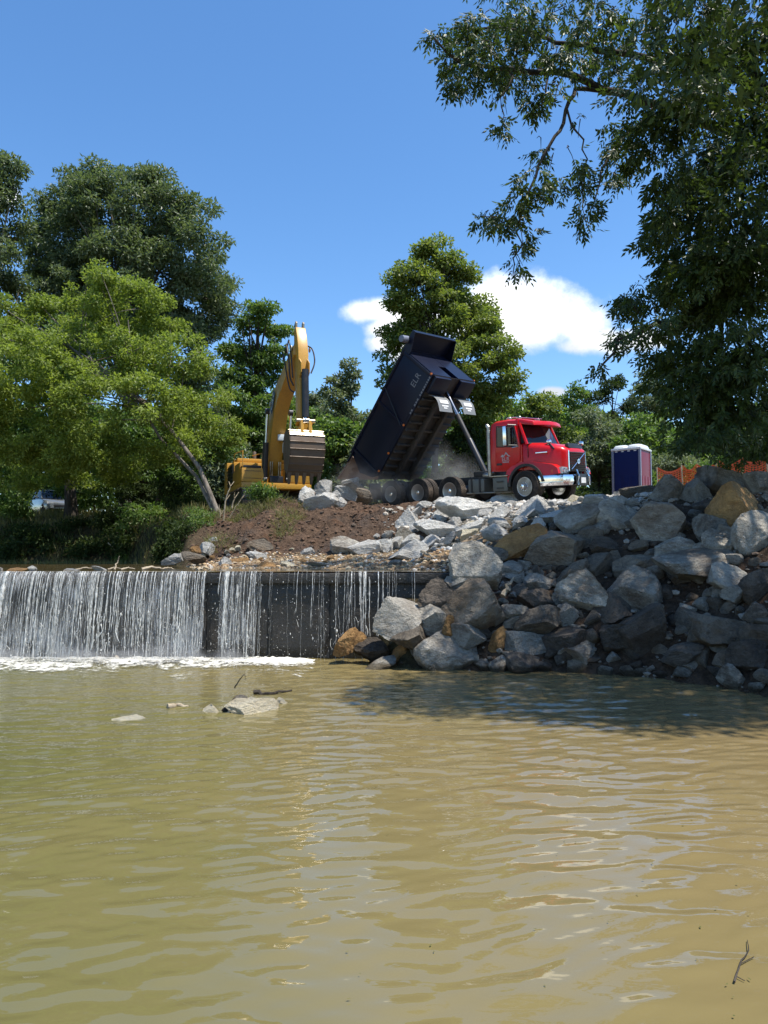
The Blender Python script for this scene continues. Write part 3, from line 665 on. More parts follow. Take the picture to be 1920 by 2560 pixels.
# gravel bar
Z1(40,1582,95,65,'white','white wedge-shaped rock at the end of the gravel bar','white wedge on the gravel',grp=G4)
Z1(255,1537,125,60,'white','pale rock on the gravel below the brown muddy boulder','pale gravel rock',grp=G4)
Z1(280,1472,145,85,'brown','muddy brown boulder sticking out of the dirt mound foot','muddy brown boulder',grp=G4)
Z1(570,1512,110,58,'white','lone white rock at the foot of the dirt mound','lone white rock',grp=G4)
Z1(665,1592,220,22,'white','long flat pale slab beside the dam crest','flat slab at the crest',grp=G4)
Z1(330,1590,150,36,'ochre','reddish broken flat stone at the dam crest','reddish stone at the crest',grp=G4)
Z1(150,1560,110,24,'ochre','thin tan slab on the gravel bar end','thin tan slab',grp=G4)
Z1(460,1592,90,30,'cream','cream flat stone beside the dam crest','cream stone at the crest',grp=G4)
Z1(1130,1580,70,45,'grey','small grey stone beside the pale slab above the dam','small stone by the slab',grp=G4)
def Z6(u, v, w, h, *a, **kw): return boulder(u/2.9625, 1180+v/2.9625, w/2.9625, h/2.9625, *a, **kw)
G5 = 'stones along the dam crest'
Z6(2,688,34,42,'white','white stone on the crest at the picture edge','edge crest stone',d=15.3,base=1.70,grp=G5)
Z6(240,692,52,42,'white','small upright white stone on the crest below the parked car','upright crest stone',d=15.3,base=1.70,grp=G5)
Z6(100,706,170,16,'ochre','long thin tan slab on the crest between two white stones','thin crest slab',d=15.3,base=1.70,grp=G5)
Z6(512,702,125,20,'white','flat pale stone on the dam crest in midstream','flat crest stone',d=15.3,base=1.70,grp=G5)
Z6(735,697,105,32,'white','pale low stone on the dam crest beside driftwood','low crest stone',d=15.4,base=1.70,grp=G5)
Z6(1290,642,145,62,'white','pale boulder at the river edge beside the gravel bar','pale river-edge boulder',d=19.5,grp=G5)
Z6(1432,634,150,80,'brown','brown-grey boulder at the river edge beside the gravel bar','brown river-edge boulder',d=20.2,grp=G5)
Z6(1450,578,75,62,'ochre','reddish rounded stone above the river-edge boulders','reddish rounded stone',d=21.2,grp=G5)
Z6(1530,572,95,85,'white','white boulder above the river-edge boulders under dead twigs','white boulder under the twigs',d=21.6,grp=G5)
Z6(1605,512,90,55,'white','small pale stone highest above the river-edge boulders','highest pale stone',d=22.4,grp=G5)
# stones in the pool
def Z5(u, v, w, h, *a, **kw): return boulder(u/1.728, 1300+v/1.728, w/1.728, h/1.728, *a, **kw)
G6 = 'stones breaking the pool surface'
Z5(1088,782,185,66,'cream','largest cream-coloured rock standing in the pool','largest pool rock',d=9.75,base=0.0,grp=G6,k=8,tilt=0.05)
Z5(908,787,95,42,'cream','tan low rock left of the largest cream pool rock','tan pool rock',d=9.7,base=0.0,grp=G6)
Z5(1036,742,52,48,'grey','small pointed grey rock behind the largest pool rock','pointed pool rock',d=10.2,base=0.0,grp=G6)
Z5(1086,748,44,22,'cream','tiny tan rock behind the largest pool rock','tiny pool rock',d=10.3,base=0.0,grp=G6)
Z5(1214,756,44,28,'cream','tiny pale rock right of the largest pool rock','tiny pale pool rock',d=10.2,base=0.0,grp=G6)
Z5(540,842,150,16,'cream','pale flat rock just under the surface left of the pool rocks','sunken pool rock',d=9.2,base=-0.035,grp=G6)
Z5(972,792,26,16,'dark','tiny dark wet stone between the two larger pool rocks','tiny dark pool stone',d=9.7,base=0.0,grp=G6)

# ---- smaller rocks of the bank: each one an object, named after the nearest landmark
SEEN_LABELS = set(l for l in (o.get('label') for o in bpy.data.objects) if l)
CN = dict(white='pale', grey='grey', blue='bluish grey', brown='brown-grey', dark='dark brown', ochre='tan', cream='cream')
def auto_label(px, py, size, col):
    near = sorted(LAND, key=lambda a: (a[0]-px)**2+(a[1]-py)**2)[:6]
    for a in near:
        dx, dy = px-a[0], py-a[1]; far = math.hypot(dx/max(a[2], 30), dy/max(a[3], 30))
        if abs(dx) > 1.7*abs(dy): w = 'right of' if dx > 0 else 'left of'
        elif abs(dy) > 1.7*abs(dx): w = 'below' if dy > 0 else 'above'
        else: w = ('below' if dy > 0 else 'above')+' and '+('right of' if dx > 0 else 'left of')
        for pre in (('just ' if far < 0.9 else ''), ):
            l = f"{'small' if size < 0.3 else 'medium' if size < 0.5 else 'large'} {CN[col]} rock {pre}{w} the {a[4]}"
            if len(l.split()) <= 16 and l not in SEEN_LABELS: SEEN_LABELS.add(l); return l
    return None
FILL = []
def filler(n, box, cols, smin, smax, grp, keep, zoff=0.0):
    made = 0; tries = 0
    while made < n and tries < n*12:
        tries += 1; px, py = kr.uniform(box[0], box[2]), kr.uniform(box[1], box[3])
        if not keep(px, py): continue
        P = hit(px, py)
        if P.y > 36: continue
        size = smin*((smax/smin)**(kr.random()**1.5)); rp = size*FPX/P.y*0.5
        if any((px-a)**2+(py-b)**2 < (0.62*(rp+c))**2 for a, b, c in FILL): continue
        if any(abs(px-a[0]) < 0.40*a[2] and abs(py-a[1]) < 0.40*a[3] for a in LAND): continue
        col = kr.choice(cols); l = auto_label(px, py, size, col)
        if l is None: continue
        FILL.append((px, py, rp))
        o = rock_obj('rock', kr.choice(SMALL if size < 0.45 else ROCKS), col, (P.x, P.y+0.1*size, P.z+zoff+0.12*size))
        o.rotation_euler = (kr.uniform(-.5, .5), kr.uniform(-.5, .5), kr.uniform(0, 6.28)); o.scale = (size*kr.uniform(.9, 1.35), size*kr.uniform(.8, 1.15), size*kr.uniform(.55, .9))
        tag(o, l, 'rock', grp); made += 1
def edge_y(px):   # top outline of the shaded bank in the photo
    return np.interp(px, [1000, 1130, 1250, 1380, 1500, 1600, 1720, 1920], [1560, 1400, 1330, 1280, 1255, 1215, 1200, 1190])
def water_y(px): return np.interp(px, [900, 1000, 1300, 1700, 1920], [1630, 1668, 1672, 1692, 1730])
filler(125, (1000, 1200, 1925, 1730), ['grey','grey','brown','brown','dark','grey','blue'], 0.22, 0.70, 'smaller rocks of the shaded bank', lambda px, py: edge_y(px) < py < water_y(px)+6)
def lit_top(px): return np.interp(px, [930, 1000, 1060, 1200, 1400, 1560], [1345, 1310, 1270, 1246, 1240, 1212])
def lit_bot(px): return np.interp(px, [960, 1130, 1250, 1380, 1560], [1372, 1360, 1320, 1285, 1240])
filler(125, (930, 1205, 1560, 1385), ['white','white','white','white','cream'], 0.2, 0.85, 'smaller pale rocks of the sunlit heap', lambda px, py: lit_top(px) < py < lit_bot(px))
filler(40, (985, 1258, 1180, 1345), ['white','white','white','cream'], 0.3, 0.8, 'smaller pale rocks of the sunlit heap', lambda px, py: py > np.interp(px, [985, 1080, 1180], [1325, 1264, 1250]))
filler(26, (480, 1370, 1000, 1412), ['white','ochre','grey','cream','brown'], 0.10, 0.26, 'loose stones of the gravel bar', lambda px, py: True)

# ---- rubble and pebbles nobody could count
def pebbles(name, label, n, sampler, smin, smax, palette, seed):
    r_ = np.random.default_rng(seed); ico = np.array([(0,0,1),(.894,0,.447),(.276,.851,.447),(-.724,.526,.447),(-.724,-.526,.447),(.276,-.851,.447),(.724,.526,-.447),(-.276,.851,-.447),(-.894,0,-.447),(-.276,-.851,-.447),(.724,-.526,-.447),(0,0,-1)])
    fi = np.array([(0,1,2),(0,2,3),(0,3,4),(0,4,5),(0,5,1),(1,6,2),(2,7,3),(3,8,4),(4,9,5),(5,10,1),(2,6,7),(3,7,8),(4,8,9),(5,9,10),(1,10,6),(6,11,7),(7,11,8),(8,11,9),(9,11,10),(10,11,6)])
    X, Y = sampler(r_, n); n = len(X); Z = ground(X, Y); s = smin*(smax/smin)**(r_.random(n)**2.2)
    base = ico[None]*(1+r_.normal(0, 0.16, (n, 12, 1)))*np.stack([r_.uniform(.8, 1.5, n), r_.uniform(.7, 1.2, n), r_.uniform(.4, .9, n)], -1)[:, None]*s[:, None, None]*0.5
    a = r_.uniform(0, 6.28, n); c_, s_ = np.cos(a)[:, None], np.sin(a)[:, None]
    V = np.stack([base[..., 0]*c_-base[..., 1]*s_+X[:, None], base[..., 0]*s_+base[..., 1]*c_+Y[:, None], base[..., 2]+Z[:, None]+0.1*s[:, None]], -1).reshape(-1, 3)
    Fq = (fi[None]+np.arange(n)[:, None, None]*12).reshape(-1, 3)
    me_ = np_mesh(name, V, Fq, False)
    pal = np.array(palette)[r_.integers(0, len(palette), n)]*r_.uniform(.7, 1.25, (n, 1))
    ca_ = me_.color_attributes.new('tone', 'FLOAT_COLOR', 'POINT')
    ca_.data.foreach_set('color', np.repeat(np.concatenate([pal, np.ones((n, 1))], 1), 12, 0).astype(np.float32).ravel())
    me_.materials.append(MATS['pebble_stone']); tag(link_mesh(name, me_), label, 'rubble', kind='stuff')
t = NT('pebble_stone'); v = t.coord('Position'); ca = t.n('ShaderNodeAttribute', attribute_name='tone').outputs['Color']
n2 = t.noise(v, 30, 4, 0.6); t.done(t.bsdf(t.mix(t.rng(n2, .3, .7), t.mix(1.0, ca, (.65,.64,.62), 'MULTIPLY'), ca), 0.9, 0, t.bump(n2, 0.5, 0.02), 0.25))
def samp(box, keep):
    def f(r_, n):
        px = r_.uniform(box[0], box[1], n); Y = r_.uniform(box[2], box[3], n); X = (px-960)/FPX*Y; k = keep(px, Y); return X[k], Y[k]
    return f
GREYS = [(.40,.39,.37),(.30,.29,.27),(.22,.19,.16),(.30,.23,.15)]
pebbles('bank_rubble', 'broken stone rubble and clods between the shaded boulders', 3600, samp((1000, 2050, 10, 19), lambda p, y: (y > np.interp(p, [1000,1300,1700,1920,2050], [13.3,12.9,12.0,10.6,9.9])) & (y < np.interp(p, [1000,1300,1600,2050], [15.5,18,17.5,16.5]))), 0.03, 0.20, [(.26,.24,.21),(.17,.145,.115),(.10,.074,.055),(.30,.27,.23)], 1)
pebbles('heap_rubble', 'small broken white stone chips between the sunlit boulders', 5200, samp((960, 1900, 17, 27), lambda p, y: (y > np.interp(p, [960,1130,1400,1900], [20.5,19,17.5,16.5])) & ((p > 1150) | (y < 24.3))), 0.05, 0.26, [(.55,.54,.51),(.45,.44,.41),(.36,.33,.28),(.5,.45,.38)], 2)
pebbles('bar_gravel', 'tan gravel and wood chips of the bar above the dam', 7500, samp((440, 1230, 14.9, 21.2), lambda p, y: (y < np.interp(p, [440,700,1000,1230], [21,21,20.3,18])) & (y > np.interp(p, [440,520,1200,1230], [17.5,14.9,14.9,16]))), 0.025, 0.13, [(.48,.34,.19),(.40,.27,.15),(.52,.42,.28),(.30,.20,.12),(.5,.47,.42)], 3)
pebbles('mound_clods', 'loose clods of brown earth on the dirt mound', 3200, samp((470, 1120, 20.5, 26.6), lambda p, y: y > 20.6), 0.03, 0.15, [(.13,.078,.05),(.11,.068,.045),(.09,.068,.052),(.16,.10,.065)], 4)
# ------------------------------------------------------------------ foliage
def leaf_mat(name, stops, trans=0.4, rough=0.45, tcol=1.6, spec=0.4):
    t = NT(name); g = t.n('ShaderNodeNewGeometry'); oi = t.n('ShaderNodeObjectInfo')
    big = t.noise(g.outputs['Position'], 0.55, 3, 0.5)
    fac = t.math('ADD', t.math('MULTIPLY', g.outputs['Random Per Island'], 0.6), t.math('MULTIPLY', big, 0.4))
    c = t.ramp(fac, stops)
    b = t.bsdf(c, rough, 0, None, spec)
    tl = t.n('ShaderNodeBsdfTranslucent'); t.l(t.mix(1.0, c, (tcol*1.05, tcol*1.1, tcol*0.55), 'MULTIPLY'), tl.inputs[0])
    m = t.n('ShaderNodeMixShader'); m.inputs[0].default_value = trans; t.l(b, m.inputs[1]); t.l(tl.outputs[0], m.inputs[2]); return t.done(m.outputs[0])
leaf_mat('leaf_silver', [(0.1,(0.052,0.080,0.036)),(0.5,(0.094,0.130,0.062)),(0.9,(0.170,0.205,0.120))], 0.34, 0.45, spec=0.4)
leaf_mat('leaf_light', [(0.1,(0.105,0.142,0.026)),(0.5,(0.170,0.222,0.045)),(0.9,(0.262,0.315,0.082))], 0.44, 0.5, tcol=1.5, spec=0.3)
leaf_mat('leaf_mid', [(0.1,(0.050,0.098,0.023)),(0.5,(0.090,0.151,0.036)),(0.9,(0.169,0.227,0.059))], 0.38, 0.45)
leaf_mat('leaf_maple', [(0.1,(0.075,0.108,0.024)),(0.5,(0.130,0.172,0.040)),(0.9,(0.228,0.252,0.068))], 0.44, 0.45)
leaf_mat('leaf_dark', [(0.1,(0.018,0.032,0.010)),(0.5,(0.034,0.054,0.016)),(0.9,(0.062,0.085,0.026))], 0.30, 0.6, spec=0.15)  # albedo lowered so the leaf colour carries the far bank's shade
leaf_mat('leaf_grey', [(0.1,(0.081,0.105,0.061)),(0.5,(0.133,0.165,0.094)),(0.9,(0.205,0.236,0.130))], 0.30, 0.5)
leaf_mat('leaf_near', [(0.1,(0.026,0.044,0.011)),(0.6,(0.048,0.074,0.018)),(0.95,(0.105,0.145,0.032))], 0.36, 0.45, spec=0.35)
leaf_mat('grass_blade', [(0.1,(0.07,0.085,0.022)),(0.5,(0.13,0.13,0.045)),(0.9,(0.24,0.20,0.09))], 0.35, 0.6)
def bark(name, a, b):
    t = NT(name); v = t.coord('Position'); n = t.noise(v, 9, 5, 0.65, stretch=(1, 1, 0.25)); n2 = t.noise(v, 2.2, 4, 0.6)
    return t.done(t.bsdf(t.mix(t.rng(t.math('ADD', t.math('MULTIPLY', n, 0.6), t.math('MULTIPLY', n2, 0.4)), 0.36, 0.64), a, b), 0.9, 0, t.bump(n, 0.9, 0.04), 0.2))
bark('bark_grey', (0.075,0.062,0.05), (0.23,0.20,0.165)); bark('bark_dark', (0.028,0.023,0.018), (0.075,0.062,0.05)); bark('bark_pale', (0.13,0.115,0.095), (0.34,0.31,0.265))
bark('dead_wood', (0.22,0.175,0.12), (0.46,0.38,0.27))

def unit(a): return a/np.maximum(np.linalg.norm(a, axis=-1, keepdims=True), 1e-9)
def leaves(name, P, T, N, L, W, m, parent, fold=0.12):
    T = unit(T); N = unit(N-T*np.sum(N*T, -1, keepdims=True)); S = np.cross(T, N); L = L[:, None]; W = W[:, None]
    V = np.stack([P, P+T*L*0.42+S*W*0.5+N*L*fold, P+T*L, P+T*L*0.42-S*W*0.5+N*L*fold], 1).reshape(-1, 3)
    n = len(P); Fq = np.arange(n*4).reshape(n, 4)
    me_ = np_mesh(name, V, Fq, False); me_.materials.append(MATS[m]); return tag(link_mesh(name, me_, parent), kind='stuff')

def envelope(ells, n_sub, r_sub, r_):
    """sub-clumps spread through and over a union of ellipsoids (centre, radii)"""
    Cn = np.array([e[0] for e in ells]); Rd = np.array([e[1] for e in ells]); w = (Rd[:, 0]*Rd[:, 2])**1.0; w = w/w.sum(); out = []
    while len(out) < n_sub:
        k = r_.choice(len(ells), p=w); d = unit(r_.normal(size=3)); u = r_.uniform(0.35, 1.0)**0.5
        p = Cn[k]+Rd[k]*d*u
        q = np.linalg.norm((p-Cn)/Rd, axis=1)
        if q.min() < 0.55 and r_.random() < 0.6: continue
        out.append(np.append(p, r_sub*r_.uniform(0.6, 1.35)))
    return np.array(out)
def clump_leaves(subs, n, L, W, r_, flat=0.6, droop=0.25, out_from=None):
    w = subs[:, 3]**2; k = r_.choice(len(subs), n, p=w/w.sum()); d = unit(r_.normal(size=(n, 3))); u = r_.random(n)**0.45
    c = subs[k, :3]; r0 = subs[k, 3:4]; P = c+d*u[:, None]*r0*np.array([1, 1, flat])
    T = unit(d*0.6+r_.normal(size=(n, 3))*0.7+np.array([0, 0, -droop])); N = r_.normal(size=(n, 3))*0.55+np.array([0, 0, 1.0])+d*0.4
    return P, T, N, L*r_.uniform(0.65, 1.3, n), W*r_.uniform(0.7, 1.25, n)
def limbs(mb, base, subs, n, r0, r_, bend=0.15, start=(0.2, 0.9), trunk=None, thin=0.016):
    ks = r_.choice(len(subs), min(n, len(subs)), replace=False)
    for k in ks:
        e = Vector(subs[k, :3]); tq = r_.uniform(*start); i = tq*(len(trunk)-1); a = int(i); s = Vector(trunk[a]).lerp(Vector(trunk[min(a+1, len(trunk)-1)]), i-a)
        if e.z < s.z-0.5: continue
        m = s.lerp(e, 0.5)+Vector(r_.normal(size=3))*bend*(e-s).length*0.5+Vector((0, 0, 0.08*(e-s).length))
        pts = [s.lerp(m, q).lerp(m.lerp(e, q), q) for q in np.linspace(0, 1, 7)]; ra = r0*(1-0.75*tq)*0.55
        mb.tube(pts, list(np.linspace(ra, thin, 7)), 5)
def E_(px, py, rx, ry, d, dep=None):
    s = d/FPX; c = at(px, py, d); return (np.array(c), np.array([rx*s, (dep if dep is not None else 0.8*(rx+ry)/2)*s, ry*s]))
def tree(name, label, ells, d, trunk, leafm, n, L, W, n_sub, r_sub, seed, barkm='bark_grey', r0=0.28, n_limb=40, flat=0.6, droop=0.25, group=None, jitter=0.0, cat='tree', trunks=None):
    r_ = np.random.default_rng(seed)
    EE = []
    for e in ells:
        dd = d+(r_.uniform(-jitter, jitter) if jitter else 0); EE.append(E_(*e, dd) if len(e) == 4 else E_(*e[:4], e[4]))
    b = trunk[0]; root = empty(name, b); tag(root, label, cat, group)
    subs = envelope(EE, n_sub, r_sub, r_)
    mb = MB(); k = len(trunk); mb.tube(trunk, [r0*(1-0.8*i/(k-1))*(1.25 if i == 0 else 1) for i in range(k)], 9)
    for extra, rr in (trunks or []): mb.tube(extra, [rr*(1-0.75*i/(len(extra)-1)) for i in range(len(extra))], 8)
    limbs(mb, b, subs, n_limb, r0, r_, trunk=trunk, start=(0.35, 0.98))
    tr = mb.build('trunk', MATS[barkm], None, smooth=60, recalc=False)
    P, T, N, Ls, Ws = clump_leaves(subs, n, L, W, r_, flat, droop)
    cr = leaves('crown', P, T, N, Ls, Ws, leafm, None)
    for o in (tr, cr): o.parent = root; o.matrix_parent_inverse = Matrix.Translation(-Vector(b))
    return root
def gp(px, d, dz=-0.1):
    x = (px-960)/FPX*d; return Vector((x, d, ground1(x, d)+dz))
def upto(base, px, py, d, n=6, bow=0.3, seed=1):
    r_ = np.random.default_rng(seed); e = at(px, py, d); return [base.lerp(e, q)+Vector((r_.normal()*bow*math.sin(q*3.14), r_.normal()*bow*math.sin(q*3.14), 0)) for q in np.linspace(0, 1, n)]

b = gp(315, 45); tree('oak_tree', 'tall rounded dark silvery-green tree towering over the leaning tree', [(300,560,180,130),(170,610,105,130),(430,610,140,130),(510,730,85,120),(300,700,200,150),(130,760,90,120),(280,480,120,65),(480,550,80,70),(400,860,150,120),(545,660,45,70),(200,860,150,120),(380,470,60,45),(130,500,45,50)], 45, upto(b, 320, 620, 45), 'leaf_silver', 98000, 0.27, 0.12, 430, 0.8, 1, r0=0.42, n_limb=90, jitter=1.5, trunks=[(upto(b, 430, 780, 44, seed=5), 0.2)])
b = gp(-90, 40); tree('oak_tree', 'dark tree cut by the picture edge beside the tall rounded one', [(-20,520,80,110),(5,440,50,55),(-60,690,110,150),(25,650,45,60),(40,570,35,45),(-90,480,90,110),(-40,860,120,120)], 40, upto(b, -60, 560, 40), 'leaf_silver', 24000, 0.27, 0.12, 130, 0.75, 2, r0=0.35, n_limb=40, jitter=1.0)
b = gp(178, 38); tree('forest_tree', 'dim green tree with a straight trunk beside the parked car', [(110,960,150,110),(-20,940,110,120),(40,1090,140,80),(240,1020,120,100),(160,880,120,80),(-90,1080,90,120)], 38.5, upto(b, 165, 900, 38.3, bow=0.1), 'leaf_mid', 15000, 0.27, 0.15, 110, 0.8, 3, 'bark_dark', r0=0.33, n_limb=30, jitter=1.6)
b = gp(400, 36.5); tree('forest_tree', 'dim spreading tree shading the far bank behind the pale stems', [(300,1130,130,50),(430,1120,120,50),(530,1100,70,50),(190,1130,110,50),(400,1060,130,50),(90,1140,100,40),(250,1060,120,50)], 35.0, upto(b, 390, 1080, 35.5, bow=0.2), 'leaf_mid', 20000, 0.22, 0.11, 150, 0.7, 33, 'bark_dark', r0=0.22, n_limb=50, flat=0.5, jitter=1.8)
# the leaning tree: two pale stems out of the mound's edge
b = gp(548, 26.8, -0.15)
stem = [b, at(500,1172,27.2), at(440,1090,27.6), at(372,1010,28), at(290,950,28.4), at(215,905,28.8), at(160,850,29)]
stem2 = [b+Vector((-.12,.1,0)), at(492,1192,27.4), at(400,1095,28.0), at(345,1000,28.4), at(330,900,28.6), at(320,800,28.8)]
tree('leaning_tree', 'bright yellow-green tree leaning over the river on two pale stems', [(320,760,110,75),(250,720,80,55),(150,810,140,70),(40,900,140,100),(230,900,180,90),(420,890,110,60),(505,905,60,32),(300,1010,190,80),(470,1040,85,75),(80,1060,150,110),(-20,800,90,70),(400,1100,110,60),(180,1120,140,80),(560,1080,45,35),(390,820,70,45),(-60,1000,90,100),(60,1170,130,60),(240,1170,120,55),(520,1000,60,40)], 28.5, stem, 'leaf_light', 88000, 0.15, 0.08, 680, 0.42, 4, 'bark_grey', r0=0.092, n_limb=70, flat=0.62, droop=0.2, jitter=2.4, trunks=[(stem2, 0.08)])
b = gp(640, 50); tree('forest_tree', 'dark green layered tree behind the excavator', [(645,830,62,70),(620,930,85,80),(695,920,48,80),(640,1040,120,90),(650,775,32,35),(600,860,40,60),(700,850,30,40),(590,1000,70,90),(690,1080,90,90)], 50, upto(b, 645, 800, 50, bow=0.1), 'leaf_mid', 24000, 0.29, 0.15, 170, 0.72, 5, 'bark_dark', r0=0.3, n_limb=60, flat=0.42, jitter=1.0)
b = gp(1085, 46); tree('maple_tree', 'tall layered green tree standing alone behind the dump bed', [(1095,635,50,45),(1040,660,48,50),(1130,690,60,50),(1060,740,90,60),(1150,770,70,55),(1010,790,55,50),(1100,820,110,60),(1200,850,65,50),(1040,880,95,55),(1255,880,42,45),(1170,910,110,60),(1060,950,120,60),(1240,950,60,45),(1120,1010,150,70),(1225,800,35,35),(975,850,30,35),(1005,700,25,25)], 46, upto(b, 1088, 640, 46, bow=0.12, n=8), 'leaf_maple', 52000, 0.24, 0.15, 300, 0.72, 6, 'bark_dark', r0=0.3, n_limb=110, flat=0.45, jitter=1.1)
# wood behind the site: (px of trunk, top py, half width px, distance, leaf, label)
WOOD = [(880,905,62,54,'leaf_grey','thin feathery grey-green tree rising left of the dump bed',9000,0.8),
 (770,985,80,58,'leaf_grey','pale grey-green tree in the gap right of the excavator arm',9000,1.0),
 (835,1040,75,44,'leaf_mid','green bushy tree between excavator bucket and dump bed',8500,1.0),
 (735,1040,62,47,'leaf_maple','yellow-green tree just right of the excavator arm',8000,1.0),
 (930,1080,70,41,'leaf_grey','dusty grey-green thicket tree directly behind the dump bed',8000,1.1),
 (1340,955,85,56,'leaf_maple','bright yellow-green tree behind the truck cab',9500,1.0),
 (1255,1000,80,50,'leaf_mid','green tree behind the hoist of the truck',9000,1.0),
 (1435,955,62,58,'leaf_mid','slim dark green tree behind the truck hood',7500,0.8),
 (1530,912,85,66,'leaf_dark','dark pine-like tree rising behind the portable toilet',9000,0.9),
 (1640,905,95,62,'leaf_grey','tall grey-green tree right of the portable toilet',10500,1.0),
 (1500,1015,75,48,'leaf_grey','olive-grey tree just left of the portable toilet',9000,1.0),
 (1610,1040,75,46,'leaf_mid','mid green tree just right of the portable toilet',8500,1.0),
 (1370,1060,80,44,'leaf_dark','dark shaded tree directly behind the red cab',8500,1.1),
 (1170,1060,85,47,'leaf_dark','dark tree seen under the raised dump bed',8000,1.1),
 (1010,1060,70,52,'leaf_mid','green tree hidden behind the dump bed',6000,1.0),
 (1760,960,110,52,'leaf_mid','broad green tree behind the orange fence',9500,1.0),
 (1900,1000,110,44,'leaf_mid','green tree with a dark trunk at the end of the orange fence',9000,1.0),
 (470,940,85,52,'leaf_mid','green tree between the leaning tree and the excavator',9000,1.0),
 (545,1010,70,46,'leaf_grey','grey-green tree behind the excavator counterweight',8000,1.0),
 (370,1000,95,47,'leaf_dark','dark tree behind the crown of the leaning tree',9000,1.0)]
for k, (px, top, hw, d, lm, lab, n, thin_) in enumerate(WOOD):
    r_ = np.random.default_rng(900+k); b = gp(px, d); pyb = 1390-(b.z-2)/d*FPX; H = pyb-top
    el = [(px+r_.uniform(-.15, .15)*hw, top+0.10*H, hw*.42, H*.11)]
    for q in range(9):
        f = 0.18+0.72*(q/8); el.append((px+r_.uniform(-.62, .62)*hw, top+f*H, hw*r_.uniform(.42, .72), H*r_.uniform(.09, .15)))
    tree('forest_tree', lab, el, d, upto(b, px, top+0.1*H, d, bow=0.15, seed=k), lm, n, 0.30, 0.16, 70, 0.75*thin_, 950+k, 'bark_dark', r0=0.2, n_limb=26, flat=0.5, jitter=1.2, group='trees of the wood behind the site')
# far wood, a single mass
r_ = np.random.default_rng(77); n = 76000; px = r_.uniform(-400, 2350, n); d = r_.uniform(70, 92, n)
topy = 1035+60*fbm(px/130.0, px*0+1, 78, 3)+25*fbm(px/35.0, px*0+5, 79, 3); pz = r_.random(n)**0.8
z0 = ground((px-960)/FPX*d, d); zt = 2+(1390-topy)/FPX*d; P = np.stack([(px-960)/FPX*d, d, z0+(zt-z0)*pz], -1)
leaves('far_wood', P, r_.normal(size=(n, 3)), r_.normal(size=(n, 3))*.6+np.array([0, 0, 1]), r_.uniform(.45, .9, n), r_.uniform(.3, .55, n), 'leaf_mid', None)
tag(bpy.data.objects['far_wood'], 'far belt of green woodland closing the view behind all trees', 'woodland', kind='stuff')

# ------------------------------------------------------------------ shrubs and undergrowth of the far bank
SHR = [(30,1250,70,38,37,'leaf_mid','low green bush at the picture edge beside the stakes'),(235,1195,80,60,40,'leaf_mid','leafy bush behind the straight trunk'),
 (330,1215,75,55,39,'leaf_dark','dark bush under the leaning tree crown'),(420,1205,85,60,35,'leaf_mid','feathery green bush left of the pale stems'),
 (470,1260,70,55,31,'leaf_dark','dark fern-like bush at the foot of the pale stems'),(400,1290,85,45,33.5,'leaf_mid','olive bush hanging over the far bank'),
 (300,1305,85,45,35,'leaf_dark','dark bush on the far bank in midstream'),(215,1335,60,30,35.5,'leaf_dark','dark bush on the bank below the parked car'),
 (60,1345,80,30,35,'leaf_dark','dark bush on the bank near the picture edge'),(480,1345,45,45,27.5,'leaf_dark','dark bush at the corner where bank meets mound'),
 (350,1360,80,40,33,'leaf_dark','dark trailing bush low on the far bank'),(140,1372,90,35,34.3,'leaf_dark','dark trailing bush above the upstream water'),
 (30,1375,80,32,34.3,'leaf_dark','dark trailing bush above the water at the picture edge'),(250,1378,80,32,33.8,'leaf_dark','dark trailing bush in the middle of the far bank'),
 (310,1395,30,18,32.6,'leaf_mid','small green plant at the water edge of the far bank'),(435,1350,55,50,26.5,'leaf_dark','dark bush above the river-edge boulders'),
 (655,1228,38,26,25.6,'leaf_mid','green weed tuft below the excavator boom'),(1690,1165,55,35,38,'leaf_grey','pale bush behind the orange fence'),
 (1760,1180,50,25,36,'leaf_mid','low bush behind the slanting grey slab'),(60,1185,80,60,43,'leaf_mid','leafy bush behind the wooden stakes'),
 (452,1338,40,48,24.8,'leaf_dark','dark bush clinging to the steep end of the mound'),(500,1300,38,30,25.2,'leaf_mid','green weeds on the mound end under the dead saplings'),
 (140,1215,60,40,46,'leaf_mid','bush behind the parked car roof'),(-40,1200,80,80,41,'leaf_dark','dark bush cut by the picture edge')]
for k, (px, py, rx, ry, d, lm, lab) in enumerate(SHR):
    b = gp(px, d, -0.05); r_ = np.random.default_rng(500+k)
    el = [(px+r_.uniform(-.5, .5)*rx, py+r_.uniform(-.5, .6)*ry, rx*.6, ry*.6) for _ in range(5)]+[(px, py+ry*.3, rx*.7, ry*.7)]
    tree('bush', lab, el, d, [b, b.lerp(at(px, py, d), 0.5), at(px, py, d)], lm, 3400 if rx > 40 else 1500, 0.20 if rx > 40 else 0.12, 0.085 if rx > 40 else 0.045, 34, 0.42 if rx > 40 else 0.22, 520+k, 'bark_dark', r0=0.05, n_limb=14, flat=0.7, jitter=0.7, group='bushes of the bank', cat='bush')
